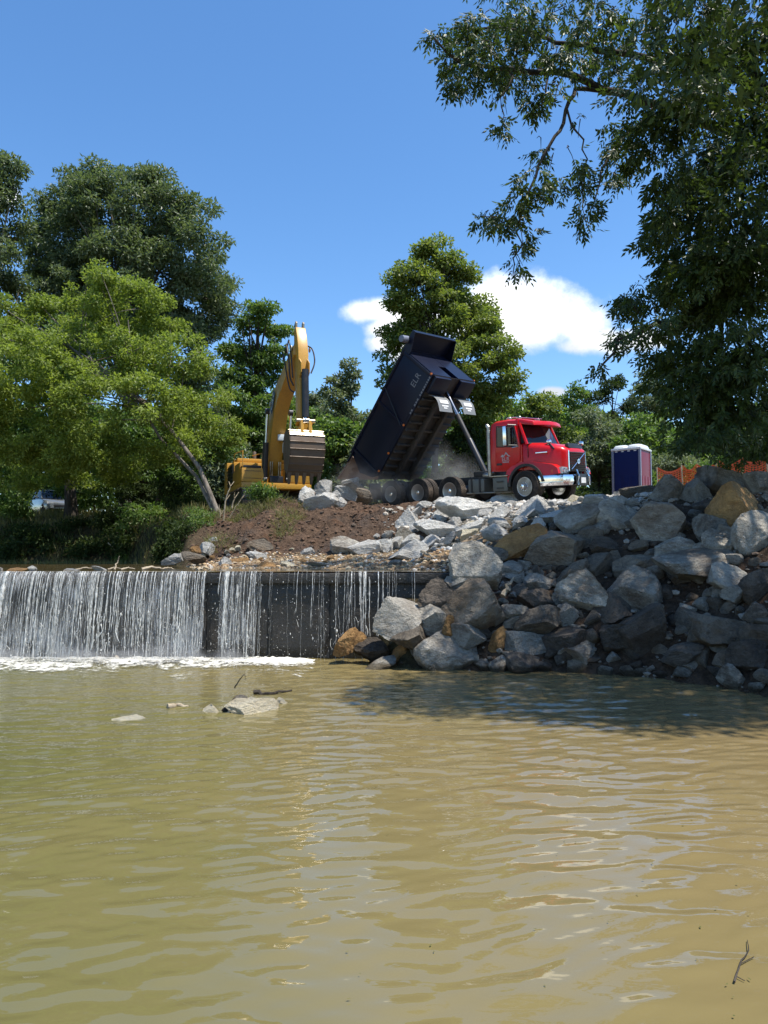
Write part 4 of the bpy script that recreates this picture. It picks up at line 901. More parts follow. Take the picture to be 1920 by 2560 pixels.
# grass on the mound's shoulder and far bank
def grass(name, label, n, sampler, h0, seed, w=0.016, lean=0.35):
    r_ = np.random.default_rng(seed); X, Y = sampler(r_, n); n = len(X); Z = ground(X, Y)-0.02
    T = np.stack([r_.normal(0, lean, n), r_.normal(0, lean, n), np.ones(n)], -1)
    leaves(name, np.stack([X, Y, Z], -1), T, r_.normal(size=(n, 3)), h0*r_.uniform(.5, 1.4, n), np.full(n, w), 'grass_blade', None)
    tag(bpy.data.objects[name], label, 'grass', kind='stuff')
def cl(box, thr, s, keep=None):
    def f(r_, n):
        px = r_.uniform(box[0], box[1], n); Y = r_.uniform(box[2], box[3], n); X = (px-960)/FPX*Y; k = fbm(X*1.3, Y*1.3, s) > thr
        return X[k], Y[k]
    return f
grass('mound_grass', 'dry grass on the shoulder of the dirt mound', 3000, cl((490, 690, 24.2, 26.8), 0.0, 81), 0.24, 11)
grass('bank_grass', 'rough green grass along the top of the far bank', 16000, cl((-150, 520, 28, 42), -0.15, 83), 0.42, 12, 0.03, 0.3)
grass('root_tangle', 'dead grass and roots hanging on the dug face of the mound', 4200, cl((520, 760, 21.5, 25.0), 0.05, 85), 0.34, 13, 0.014, 1.2)

# ------------------------------------------------------------------ the big tree over the right bank
NEAR = [(1100,85,45,25),(1160,110,60,45),(1130,160,40,28),(1180,60,60,35),(1250,60,80,55),(1230,130,80,45),(1140,205,26,42),(1210,190,45,35),(1258,250,26,60),(1255,315,18,32),(1330,60,90,60),(1320,160,75,50),(1340,245,36,50),(1290,200,45,30),(1420,60,100,70),(1420,145,65,45),(1390,235,26,42),(1500,60,100,70),(1530,150,70,50),
 (1350,370,22,38),(1380,415,30,50),(1330,450,40,42),(1300,520,48,42),(1215,540,26,22),(1250,555,30,28),(1312,590,30,42),(1292,650,24,32),(1282,690,15,18),(1400,480,24,32),(1425,400,34,50),(1450,335,34,58),(1462,440,22,48),(1468,520,32,24),(1462,560,14,18),
 (1550,265,65,60),(1525,345,42,58),(1560,390,50,45),(1542,440,24,32),(1620,200,100,90),(1700,80,120,90),(1630,330,75,70),(1730,230,100,110),(1850,80,100,90),(1850,250,100,100),
 (1670,430,36,45),(1695,500,50,52),(1662,540,38,45),(1625,590,22,30),(1710,580,70,62),(1700,660,50,60),(1755,680,80,90),(1850,420,90,120),(1785,420,85,105),(1850,600,95,120),(1810,750,120,115),(1735,760,50,60),
 (1610,740,42,40),(1560,760,28,38),(1548,840,28,32),(1520,880,22,38),(1590,860,48,38),(1632,800,40,48),(1500,918,11,15),(1655,870,42,45),(1705,860,60,55),
 (1760,930,100,80),(1860,900,100,105),(1810,1020,110,70),(1715,1010,65,42),(1890,1070,80,70),(1750,1090,75,30),(1850,1130,70,28),(1665,945,45,28)]
OFFP = [(2020,120,140,150),(2050,350,160,200),(2030,620,150,200),(2040,880,150,170),(2200,600,200,250),(1700,-110,150,90),(1450,-100,180,90),(1250,-60,110,70)]
r_ = np.random.default_rng(31); base = Vector((11.2, 17.6, ground1(11.2, 17.6)-0.2))
root = empty('overhanging_tree', base); tag(root, 'big dark tree reaching over the river from the bank with drooping twigs', 'tree')
trunk = [base, Vector((11.0, 17.4, 7.0)), Vector((10.6, 17.0, 10.5)), Vector((10.0, 16.6, 13.5)), Vector((9.4, 16.2, 16.5)), Vector((9.0, 16, 19))]
mb = MB(); mb.tube(trunk, [0.62, 0.48, 0.42, 0.34, 0.24, 0.1], 12)
LIMBS = [([at(2080,420,17), at(1920,225,16.4), at(1832,94,16.0), at(1760,-20,15.8)], .19), ([at(2080,420,17), at(1800,330,16.5), at(1650,262,16.2), at(1516,222,16), at(1388,172,15.8), at(1283,177,15.6), at(1166,166,15.5), at(1085,95,15.4)], .13),
 ([at(1920,225,16.4), at(1700,150,16), at(1521,130,15.8), at(1444,114,15.7), at(1360,94,15.5), at(1250,70,15.4), at(1130,70,15.4)], .09), ([at(1516,222,16), at(1444,216,15.7), at(1410,277,15.5), at(1383,355,15.4), at(1333,444,15.3), at(1305,560,15.2), at(1290,640,15.2), at(1282,690,15.2)], .055),
 ([at(1388,172,15.8), at(1360,240,15.5), at(1345,270,15.5)], .03), ([at(1283,177,15.6), at(1262,240,15.5), at(1256,320,15.5)], .03), ([at(1166,166,15.5), at(1140,230,15.4)], .02),
 ([at(1650,262,16.2), at(1560,330,15.8), at(1500,420,15.6), at(1470,540,15.5)], .05), ([at(2080,420,17), at(1900,520,16.5), at(1760,560,16), at(1650,560,15.8)], .10), ([at(2100,760,17), at(1900,740,16.4), at(1693,799,15.8), at(1610,821,15.6), at(1544,849,15.5), at(1505,915,15.5)], .10),
 ([at(1610,821,15.6), at(1590,770,15.5), at(1560,745,15.5)], .03), ([at(2100,760,17), at(1920,880,16.3), at(1760,930,16), at(1665,950,15.8)], .08), ([at(2080,420,17), at(1880,640,16.6), at(1820,760,16.4), at(1790,960,16.2), at(1850,1120,16)], .08),
 ([at(1305,560,15.2), at(1250,550,15.2), at(1205,540,15.2)], .018), ([at(1410,277,15.5), at(1450,340,15.5), at(1462,440,15.5), at(1466,560,15.5)], .025)]
for pts, r0 in LIMBS:
    pp = []
    for i in range(len(pts)-1):
        for q in (0, .33, .66): pp.append(pts[i].lerp(pts[i+1], q)+Vector(r_.normal(size=3))*0.05)
    pp.append(pts[-1]); mb.tube(pp, list(np.linspace(r0, max(0.008, r0*0.18), len(pp))), 7)
mb.tube([trunk[1], trunk[1].lerp(at(2100,760,17), .5)+Vector((0,0,.4)), at(2100,760,17)], [.32, .24, .16], 9); mb.tube([trunk[2], at(2080,420,17)], [.36, .24], 9)
# leaf sprays: a rachis with paired drooping leaflets
SP, SD, SL = [], [], []
for lst, dens in ((NEAR, 120), (OFFP, 40)):
    for (px, py, rx, ry) in lst:
        dd = 15.6+r_.normal(0, 0.9) if px < 1600 else r_.uniform(13.4, 16.4); c, rad = E_(px, py, rx, ry, dd, dep=(0.6*(rx+ry)/2 if px < 1600 else 130))
        n = int(dens*math.pi*rad[0]*rad[2]*(1.15 if px < 1600 else 2.4))+6; d = unit(r_.normal(size=(n, 3))); u = r_.random(n)**0.42
        p = c+d*u[:, None]*rad*np.array([1.05, 1.05, 1.0]); k = fbm(p[:, 0]*2.2+p[:, 1], p[:, 2]*2.2, 91, 3) > -0.12; SP.append(p[k]); SD.append(d[k])
        for j in range(2 if px < 1600 else 1):                        # twigs into each spray mass
            e = Vector(c+rad*unit(r_.normal(size=3))*0.8); s = Vector(c+np.array([0.3*rad[0]*r_.normal(), 0, 0.7*rad[2]])); mb.tube([s, s.lerp(e, .5)+Vector((0,0,.05)), e], [0.012, 0.009, 0.005], 4)
SP = np.concatenate(SP); SD = np.concatenate(SD); ns = len(SP)
R0 = unit(SD*np.array([.7, .7, .15])+r_.normal(size=(ns, 3))*.35+np.array([0, 0, -0.75])); rl = r_.uniform(.16, .34, ns)
pl, tl_, nl = [], [], []
side = unit(np.cross(R0, unit(r_.normal(size=(ns, 3))+np.array([0, 0, .8]))))
for j in range(7):
    f = (j//2+1)/4.0; s = 1 if j % 2 == 0 else -1
    if j == 6: t_ = R0
    else: t_ = unit(R0*0.62+side*s*0.8+np.array([0, 0, -0.28])+r_.normal(size=(ns, 3))*.12)
    pl.append(SP+R0*(rl*f)[:, None]); tl_.append(t_); nl.append(np.cross(R0, side)+r_.normal(size=(ns, 3))*.3)
P = np.concatenate(pl); T = np.concatenate(tl_); N = np.concatenate(nl); n = len(P)
# high canopy out over the bank: the part of the crown that shades the slope
SH = []; Sv = np.array(SUN_DIR); poly = [(-0.2, 9.9), (9, 8.0), (13, 12), (12, 19), (8.2, 18.8), (5.6, 16.4), (3.6, 15.4), (1.6, 14.0), (0.4, 12.3)]
def inside(x, y):
    c_ = False
    for i in range(len(poly)):
        (x0, y0), (x1, y1) = poly[i], poly[i-1]
        if (y0 > y) != (y1 > y) and x < (x1-x0)*(y-y0)/(y1-y0)+x0: c_ = not c_
    return c_
while len(SH) < 165:
    gx, gy = (r_.uniform(-.5, 13), r_.uniform(8, 20)) if len(SH) < 115 else (r_.uniform(-.3, 7.5), r_.uniform(9.2, 12.6))
    if not inside(gx, gy): continue
    gz = max(0.0, ground1(gx, gy))
    for _ in range(30):
        z = r_.uniform(8, 21); p = np.array([gx, gy, gz])+Sv*(z-gz)/Sv[2]; ppx = 960+FPX*p[0]/p[1]; ppy = 1390-(p[2]-2)/p[1]*FPX
        if ppx > 2020 or ppy < -150 or (ppx > 1720 and 60 < ppy < 900): SH.append(np.append(p, r_.uniform(.8, 1.25))); break
SH = np.array(SH); q_ = clump_leaves(SH, 50000, 0.17, 0.075, r_, 0.55, 0.3)
P = np.concatenate([P, q_[0]]); T = np.concatenate([T, q_[1]]); N = np.concatenate([N, q_[2]]); n1_ = n; n = len(P)
LL = np.concatenate([0.136*r_.uniform(.7, 1.3, n1_), q_[3]]); WW = np.concatenate([0.052*r_.uniform(.75, 1.25, n1_), q_[4]])
limbs(mb, base, SH, 46, 0.5, r_, trunk=trunk, start=(0.35, 0.95))
tr = mb.build('trunk', MATS['bark_dark'], None, smooth=60, recalc=False)
cr = leaves('crown', P, T, N, LL, WW, 'leaf_near', None, fold=0.06)
for o in (tr, cr): o.parent = root; o.matrix_parent_inverse = Matrix.Translation(-base)
print('near leaves', n)
# ------------------------------------------------------------------ paints
paint('red_paint', (0.54,0.005,0.009), 0.3, 0, 0.14, (0.20,0.09,0.06), 1.6, 0.3, coat=0.25)
paint('navy_paint', (0.005,0.0075,0.022), 0.34, 0, 0.10, (0.03,0.03,0.035), 1.3, 0.22)
paint('bed_under', (0.035,0.033,0.034), 0.6, 0, 0.75, (0.11,0.085,0.065), 2.2, 0.3, bump=0.3)
paint('bed_inside', (0.16,0.10,0.075), 0.7, 0, 0.6, (0.22,0.15,0.11), 2.0, 0.3, bump=0.4)
paint('frame_black', (0.016,0.016,0.017), 0.5, 0, 0.5, (0.12,0.095,0.075), 2.0, 0.4)
paint('tank_grey', (0.11,0.12,0.11), 0.45, 0.2, 0.5, (0.17,0.14,0.11), 2.5, 0.5)
paint('tyre_rubber', (0.018,0.018,0.018), 0.8, 0, 0.8, (0.115,0.09,0.07), 3.0, 0.2, bump=0.3)
paint('tyre_tread', (0.05,0.043,0.037), 0.9, 0, 0.8, (0.20,0.155,0.12), 3.0, 0.2, bump=0.4)
paint('rim_steel', (0.045,0.043,0.042), 0.6, 0.0, 0.5, (0.075,0.062,0.052), 6.0)
paint('rim_ring', (0.42,0.41,0.40), 0.35, 0.8, 0.4, (0.2,0.17,0.14), 6.0)
paint('chrome', (0.82,0.82,0.84), 0.09, 1.0, 0.12, (0.30,0.26,0.22), 3.0)
paint('cylinder_chrome', (0.30,0.31,0.33), 0.22, 1.0, 0.2, (0.12,0.10,0.09), 3.0)
paint('exhaust_steel', (0.42,0.40,0.36), 0.35, 0.9, 0.4, (0.20,0.16,0.12), 4.0)
paint('rubber_flap', (0.19,0.195,0.19), 0.42, 0, 0.3, (0.28,0.26,0.23), 2.0)
paint('decal_white', (0.72,0.72,0.70), 0.5, 0, 0.35, (0.35,0.30,0.26), 6.0)
paint('decal_grey', (0.40,0.40,0.42), 0.5, 0, 0.35, (0.2,0.16,0.13), 6.0)
paint('decal_dim', (0.20,0.20,0.21), 0.5, 0, 0.35, (0.1,0.08,0.07), 6.0)
paint('amber_lens', (0.75,0.18,0.02), 0.2, 0, 0.1)
paint('dark_seam', (0.02,0.004,0.005), 0.6, 0, 0.1)
paint('dig_yellow', (0.50,0.265,0.035), 0.36, 0, 0.35, (0.22,0.135,0.055), 1.8, 0.5, bump=0.08)
paint('dig_black', (0.012,0.012,0.014), 0.4, 0, 0.3, (0.07,0.06,0.05), 2.0)
paint('bucket_steel', (0.115,0.085,0.062), 0.55, 0.3, 0.7, (0.17,0.11,0.07), 3.0, 0.4, bump=0.4)
paint('worn_steel', (0.42,0.36,0.27), 0.35, 0.7, 0.4, (0.25,0.17,0.10), 5.0)
paint('hose_rubber', (0.012,0.012,0.013), 0.45, 0, 0.2)
paint('plastic_blue', (0.003,0.011,0.075), 0.6, 0, 0.1, (0.03,0.04,0.08), 2.0, 0.2)
paint('plastic_red', (0.15,0.008,0.018), 0.42, 0, 0.12, (0.14,0.09,0.09), 2.0)
paint('plastic_white', (0.62,0.66,0.66), 0.35, 0, 0.2, (0.4,0.38,0.34), 2.0)
paint('plastic_grey', (0.17,0.19,0.25), 0.45, 0, 0.2)
paint('car_silver', (0.24,0.26,0.28), 0.22, 0.55, 0.15, (0.3,0.28,0.24), 2.0, coat=0.5)
paint('stake_wood', (0.42,0.20,0.10), 0.8, 0, 0.4, (0.25,0.16,0.1), 5.0)
paint('fence_orange', (0.72,0.085,0.012), 0.5, 0, 0.3, (0.35,0.12,0.06), 3.0)
def glass_mat(name, tint, rough=0.03):
    t = NT(name); b = t.bsdf(tint, rough, 0, None, 0.8); tr = t.n('ShaderNodeBsdfTransparent'); tr.inputs[0].default_value = (0.30,0.34,0.36,1)
    m = t.n('ShaderNodeMixShader'); m.inputs[0].default_value = 0.55; t.l(tr.outputs[0], m.inputs[1]); t.l(b, m.inputs[2]); return t.done(m.outputs[0])
glass_mat('cab_glass', (0.012,0.015,0.018)); glass_mat('lamp_glass', (0.55,0.57,0.6))
def text_mesh(s, size, m, name, parent, mw, depth=0.004):
    cu_ = bpy.data.curves.new(name, 'FONT'); cu_.body = s; cu_.size = size; cu_.extrude = depth; cu_.align_x = 'CENTER'; cu_.align_y = 'CENTER'; cu_.resolution_u = 3
    o = bpy.data.objects.new(name, cu_); COL.objects.link(o); dg = bpy.context.evaluated_depsgraph_get(); me_ = bpy.data.meshes.new_from_object(o.evaluated_get(dg)); bpy.data.objects.remove(o)
    me_.materials.clear(); me_.materials.append(MATS[m]); ob = link_mesh(name, me_, parent); ob.matrix_local = mw; return ob
def frame_mat(o, xa, ya, za):
    m = Matrix((xa, ya, za)).transposed().to_4x4(); m.translation = o; return m

# ------------------------------------------------------------------ dump truck (x forward, y to its left, z up; origin under the front axle)
a, bq, rl_ = 0.759, -0.017, 0.072
fw = Vector((math.cos(a)*math.cos(bq), -math.sin(a)*math.cos(bq), math.sin(bq))); lf = Vector((math.sin(a), math.cos(a), 0)); up = fw.cross(lf)
lf2 = lf*math.cos(rl_)+up*math.sin(rl_); up2 = up*math.cos(rl_)-lf*math.sin(rl_)
truck = empty('dump_truck', mw=frame_mat(Vector((5.511, 25.196, 3.839)), fw, lf2, up2))
tag(truck, 'red dump truck with its dark navy bed raised, tipping boulders', 'truck')
def wheel(x, y, side, r=0.53, w=0.29, dual=False, steer=False, turn=0.0):
    root = empty('wheel'); root.parent = truck; root.location = (x, y, r); root.rotation_euler = (0, 0, turn); s = side                     # s=-1: outer face looks to -y
    offs = (0, -s*0.33) if dual else (0,)
    for q, o_ in enumerate(offs):
        mb = MB(); h = w/2
        mb.lathe([(0.30, o_-h*.75), (0.36, o_-h*.92), (r-.075, o_-h), (r-.022, o_-h*.93), (r-.022, o_+h*.93), (r-.075, o_+h), (0.36, o_+h*.92), (0.30, o_+h*.75)], (0,0,0), 'y', 40)
        mb.build('tyre', MATS['tyre_rubber'], root, smooth=30)
        mb = MB(); rr = random.Random(3)
        for k in range(44):                                                                                  # tread lugs in four ribs
            an = 2*math.pi*k/44
            for j, yy in enumerate((-.375, -.125, .125, .375)):
                aa = an+(0.07 if j % 2 else 0); R_ = Matrix.Rotation(-aa, 3, 'Y'); mb.box(R_ @ Vector((r-.012, 0, 0))+Vector((0, o_+yy*w*.93, 0)), (.028, w*.215, .058), R_)
        mb.build('tread', MATS['tyre_tread'], root)
    mb = MB(); f = s*w/2
    dish = 0.02 if steer else 0.15
    mb.lathe([(0.305, f*.95), (0.318, f*1.02), (0.285, f*.98), (0.262, f*.80), (0.250, f-s*dish*.9), (0.08, f-s*dish), (0.08, f-s*dish-s*.01), (0.29, -f*.8), (0.305, -f*.8)], (0,0,0), 'y', 32)
    mb.build('rim', MATS['chrome' if steer else 'rim_steel'], root, smooth=30)
    mb = MB(); mb.lathe([(0.300, f*1.0), (0.312, f*1.06), (0.296, f*1.06), (0.284, f*1.0)], (0,0,0), 'y', 36); mb.build('rim_ring', MATS['rim_ring'], root, smooth=40)
    mb = MB(); mb.lathe([(0.0, f-s*dish+s*.16), (0.07, f-s*dish+s*.15), (0.085, f-s*dish+s*.10), (0.095, f-s*dish+s*.02), (0.10, f-s*dish-s*.02), (0.0, f-s*dish-s*.02)], (0,0,0), 'y', 20)
    mb.build('hub', MATS['chrome'], root, smooth=35)
    mb = MB()
    for k in range(10):
        q = 2*math.pi*k/10; mb.lathe([(0.018, f-s*dish), (0.018, f-s*dish+s*.045), (0.0, f-s*dish+s*.05)], (0.14*math.cos(q), 0, 0.14*math.sin(q)), 'y', 6)
    mb.build('lug_nuts', MATS['chrome'], root)
    if steer or True:
        mb = MB()
        for k in range(10):
            q = 2*math.pi*(k+.5)/10; c_ = Vector((0.212*math.cos(q), f-s*dish*.98+s*.004, 0.212*math.sin(q))); mb.lathe([(0.028, 0), (0.028, s*.008)], c_, 'y', 10)
        mb.build('hand_hole', MATS['frame_black'], root)
for s in (-1, 1):
    wheel(0, s*1.06, s, r=0.53, w=0.34, steer=True, turn=-0.10)
    wheel(-3.164, s*1.08, s, r=0.52, w=0.30)
    wheel(-4.68, s*1.08, s, dual=True); wheel(-6.05, s*1.08, s, dual=True)
mb = MB()
for s in (-1, 1):
    mb.span((-6.9, s*.43-.045, .72), (1.15, s*.43+.045, 1.0))
for x in (-6.6, -5.4, -4.0, -2.6, -1.0, .6): mb.span((x-.06, -.39, .76), (x+.06, .39, .96))
mb.build('chassis_rail', MATS['frame_black'], truck, bevel=.01)
for x in (0, -3.164, -4.68, -6.05):
    mb = MB(); mb.tube([(x, -1.0, .53), (x, -.35, .53), (x, -.18, .53), (x, .18, .53), (x, .35, .53), (x, 1.0, .53)], [.09, .10, .20, .20, .10, .09] if x else [.06]*6, 12); mb.build('axle', MATS['frame_black'], truck, smooth=40)
for x0, x1 in ((-6.4, -4.3),):
    for s in (-1, 1): mb = MB(); mb.tube([(x0, s*.55, .5), (-5.365, s*.55, .62), (x1, s*.55, .5)], .06, 6); mb.build('suspension_beam', MATS['frame_black'], truck, smooth=40)
# hood, fenders and cab are lofted sheet metal
def ring(x, pts): return [(x, y, z) for y, z in pts]
def body_sec(x, hw, zt, zb, sh=0.12, crown=0.03):
    return ring(x, [(-hw, zb), (-hw, zt-sh), (-hw+sh*.35, zt-sh*.3), (-hw+sh, zt), (-hw*.35, zt+crown), (hw*.35, zt+crown), (hw-sh, zt), (hw-sh*.35, zt-sh*.3), (hw, zt-sh), (hw, zb)])
mb = MB(); mb.loft([body_sec(-.22, 1.02, 2.02, 1.08, .16), body_sec(.15, .98, 1.97, 1.08, .18), body_sec(.7, .88, 1.88, 1.05, .17), body_sec(1.05, .75, 1.79, 1.0, .14), body_sec(1.20, .64, 1.70, .98, .12), body_sec(1.235, .58, 1.62, .98, .10)])
hood = mb.build('hood', MATS['red_paint'], truck, smooth=38)
for s in (-1, 1):
    mb = MB(); mb.span((.28, s*.972-.02, 1.60), (.72, s*.955+.02, 1.645)); mb.build('hood_vent', MATS['chrome'], hood, bevel=.012)
    mb = MB(); mb.box((.02, s*1.01, 1.75), (.02, .02, .5)); mb.build('hood_seam', MATS['dark_seam'], hood)
# front fenders with wheel arch
for s in (-1, 1):
    prof = []; 
    for q in np.linspace(math.radians(182), math.radians(8), 15): prof.append((0.0+.66*math.cos(q), .60+.66*math.sin(q)))
    outer = [(-.80, .93), (-.74, 1.12), (-.52, 1.28), (-.2, 1.36), (.2, 1.36), (.55, 1.28), (.95, 1.20), (1.12, 1.08), (1.16, .90), (.70, .84)]
    poly = outer+[(p[0], p[1]) for p in prof[::-1]]
    mb = MB()
    ii = poly; A = [(p[0], s*1.16-s*.10*max(0, (p[0]-.5)/.7)-s*.07*max(0, (p[1]-1.1)/.26), p[1]) for p in ii]; B = [(p[0], s*.78, p[1]+.02) for p in ii]; n = len(ii)
    mb.add(A+B, [tuple(range(n)), tuple(range(2*n-1, n-1, -1))]+[(i, i+n, (i+1) % n+n, (i+1) % n) for i in range(n)])
    mb.build('fender', MATS['red_paint'], truck, smooth=40)
    mb = MB(); pts = [(.0+.69*math.cos(q), .60+.69*math.sin(q)) for q in np.linspace(math.radians(184), math.radians(6), 18)]
    inn = [(.0+.60*math.cos(q), .60+.60*math.sin(q)) for q in np.linspace(math.radians(184), math.radians(6), 18)]
    for i in range(17):
        P_ = [pts[i], pts[i+1], inn[i+1], inn[i]]; mb.add([(p[0], s*1.19, p[1]) for p in P_]+[(p[0], s*.95, p[1]) for p in P_], [(0,1,2,3), (7,6,5,4), (0,4,5,1), (1,5,6,2), (2,6,7,3), (3,7,4,0)])
    mb.build('wheel_arch_flare', MATS['frame_black'], truck, smooth=50)
    mb = MB(); mb.add([(.93, s*1.09, .90), (1.20, s*.92, .90), (1.25, s*.66, .90), (1.25, s*.66, 1.10), (1.18, s*.90, 1.12), (.90, s*1.09, 1.05)] + [(.90, s*.9, .91), (1.1, s*.8, .91), (1.15, s*.62, .91), (1.15, s*.62, 1.08), (1.1, s*.8, 1.10), (.88, s*.9, 1.04)], [(0,1,4,5), (1,2,3,4), (6,11,10,7), (7,10,9,8), (0,6,7,1), (1,7,8,2), (5,4,10,11), (4,3,9,10), (0,5,11,6), (2,8,9,3)])
    hl = mb.build('headlight', MATS['lamp_glass'], truck, smooth=30)
    for dx, dy, r_l in ((1.17, .80, .075), (1.20, .68, .06)):
        mb = MB(); mb.lathe([(0.0, .03), (r_l*.6, .01), (r_l, 0.07), (r_l, .0), (0, -.02)], (dx-.0, s*dy, 1.0), 'x', 16); mb.build('lamp_bowl', MATS['chrome'], hl, smooth=40)
    mb = MB(); mb.box((.99, s*1.065, .985), (.13, .02, .11), Matrix.Rotation(-s*.45, 3, 'Z')); mb.build('turn_lamp', MATS['amber_lens'], hl, bevel=.008)
# grille with louvres, diagonal bar and badge
mb = MB(); mb.add([(1.24, -.55, .98), (1.24, .55, .98), (1.225, .52, 1.64), (1.225, -.52, 1.64), (1.10, -.55, .98), (1.10, .55, .98), (1.08, .52, 1.64), (1.08, -.52, 1.64)], [(0,1,2,3), (7,6,5,4), (0,4,5,1), (1,5,6,2), (2,6,7,3), (3,7,4,0)])
gr = mb.build('grille', MATS['dig_black'], truck)
for k in range(11):
    z = 1.02+k*.057; mb = MB(); mb.box((1.262, 0, z), (.05, 1.04-.02*k*.3, .024), Matrix.Rotation(.5, 3, 'Y')); mb.build('louvre', MATS['dig_black'], gr)
for (y0, z0, y1, z1, h_) in ((-.56, .97, -.53, 1.65, .03), (.56, .97, .53, 1.65, .03)):
    mb = MB(); mb.tube([(1.262, y0, z0), (1.245, y1, z1)], h_*.6, 6); mb.build('grille_trim', MATS['chrome'], gr)
mb = MB(); mb.tube([(1.295, -.46, 1.03), (1.285, .42, 1.57)], .018, 8); mb.build('diagonal_bar', MATS['chrome'], gr)
mb = MB(); mb.lathe([(.075, 0), (.08, .02), (.055, .02), (.055, 0)], (1.30, -.02, 1.30), 'x', 20); mb.tube([(1.31, .03, 1.35), (1.31, .085, 1.41)], .014, 6); mb.build('badge', MATS['chrome'], gr, smooth=40)
mb = MB(); mb.prism([(1.02, 1.79), (1.10, 1.90), (1.16, 1.90), (1.20, 1.74)], -.42, .48); mb.build('bug_deflector', MATS['dig_black'], hood, bevel=.015)
for (x, y, z) in ((.62, -.72, 1.98), (1.12, .50, 1.92)):
    mb = MB(); mb.tube([(x-.02, y, z-.22), (x, y, z-.02)], .018, 6); mb.lathe([(0, .10), (.06, .085), (.085, .0), (.075, -.03), (0, -.04)], (x, y, z), 'x', 14); mb.build('hood_mirror', MATS['chrome'], hood, smooth=40)
mb = MB(); mb.tube([(.62, -.74, 1.97), (.88, -.82, 1.72)], .03, 6); mb.build('mirror_stay', MATS['dig_black'], hood)
# bumper, bull bar, plate
def bump_ring(z, g): return [(.47, -1.17, z), (.95, -1.13-g, z), (1.24, -.92-g*.5, z), (1.36+g, -.5, z), (1.38+g, 0, z), (1.36+g, .5, z), (1.24, .92+g*.5, z), (.95, 1.13+g, z), (.47, 1.17, z)]
mb = MB(); R_ = []
for z, g in ((.52, -.02), (.60, .0), (.66, .012), (.72, .0), (.80, .012), (.855, -.02)):
    o_ = bump_ring(z, g); R_.append(o_+[(x-.10, y*.93, z) for x, y, z in o_[::-1]])
mb.loft(R_); bmp = mb.build('bumper', MATS['chrome'], truck, smooth=30)
mb = MB(); mb.span((1.40, -.42, .50), (1.44, .42, .88)); mb.build('bumper_centre', MATS['dig_black'], bmp, bevel=.015)
for y in (-.34, .34): mb = MB(); mb.tube([(1.46, y*1.1, .52), (1.48, y, .80), (1.40, y*.95, 1.02)], .028, 8); mb.build('guard_bar', MATS['chrome'], bmp, smooth=40)
mb = MB(); mb.span((1.445, -.15, .58), (1.46, .15, .76)); mb.build('number_plate', MATS['decal_white'], bmp)
# cab shell
mb = MB()
def cab_sec(x, hw, zb, zt, r=.12): return ring(x, [(-hw, zb), (-hw-.02, 1.6), (-hw+.03, zt-r*2.6), (-hw+.10, zt-r*.6), (-hw+.26, zt), (hw-.26, zt), (hw-.10, zt-r*.6), (hw-.03, zt-r*2.6), (hw+.02, 1.6), (hw, zb)])
mb.loft([cab_sec(-1.43, 1.07, 1.12, 2.80), cab_sec(-1.30, 1.09, 1.10, 2.84), cab_sec(-.75, 1.09, 1.08, 2.86), cab_sec(-.33, 1.09, 1.08, 2.84)])
cab = mb.build('cab', MATS['red_paint'], truck, smooth=38)
mb = MB(); mb.loft([ring(-.33, [(-1.09, 1.1), (-1.10, 1.92), (1.10, 1.92), (1.09, 1.1)]), ring(-.18, [(-1.07, 1.1), (-1.06, 1.94), (1.06, 1.94), (1.07, 1.1)])]); mb.build('cowl', MATS['red_paint'], cab)
# windscreen, pillars, sun visor
ws = [(.02, -1.0, 1.97), (.24, 0, 2.0), (.02, 1.0, 1.97), (-.27, .93, 2.62), (-.10, 0, 2.65), (-.27, -.93, 2.62)]
mb = MB(); mb.add(ws, [(0,1,4,5), (1,2,3,4)]); mb.build('windscreen', MATS['cab_glass'], cab)
mb = MB(); mb.add([(-.30, -.9, 1.9), (-.30, .9, 1.9), (-.30, .9, 2.7), (-.30, -.9, 2.7)], [(0,1,2,3)]); mb.build('cab_interior', MATS['dig_black'], cab)
for s in (-1, 1): mb = MB(); mb.tube([(.0, s*1.03, 1.93), (-.30, s*.97, 2.66)], .055, 6); mb.build('pillar', MATS['red_paint'], cab, smooth=40)
mb = MB(); mb.tube([(.0, -1.0, 1.96), (.25, 0, 1.985), (.0, 1.0, 1.96)], .03, 6); mb.build('wiper_cowl', MATS['dig_black'], cab, smooth=40)
mb = MB(); top = [(-.45, -.98, 2.84), (-.45, .98, 2.84), (.16, .86, 2.70), (.30, .4, 2.72), (.33, 0, 2.72), (.30, -.4, 2.72), (.16, -.86, 2.70)]; bot = [(-.45, -1.0, 2.66), (-.45, 1.0, 2.66), (.20, .90, 2.56), (.36, .4, 2.58), (.39, 0, 2.58), (.36, -.4, 2.58), (.20, -.90, 2.56)]
n = 7; mb.add(top+bot, [tuple(range(n)), tuple(range(2*n-1, n-1, -1))]+[(i, i+n, (i+1) % n+n, (i+1) % n) for i in range(n)]); mb.build('sun_visor', MATS['red_paint'], cab, bevel=.035)
for (x, y) in ((-.55, -.55), (-.55, .62), (-.9, -.62)):
    mb = MB(); mb.lathe([(.05, 0), (.055, .06), (.03, .10), (0, .11)], (x, y, 2.86), 'z', 10); mb.span((x-.13, y-.03, 2.90), (x+.05, y+.03, 2.93)); mb.build('marker_lamp', MATS['exhaust_steel'], cab, smooth=40)
mb = MB(); mb.tube([(-.95, -.70, 2.93), (-.75, -.45, 2.95), (-.45, .7, 2.93)], .012, 6); mb.build('air_horn', MATS['chrome'], cab)
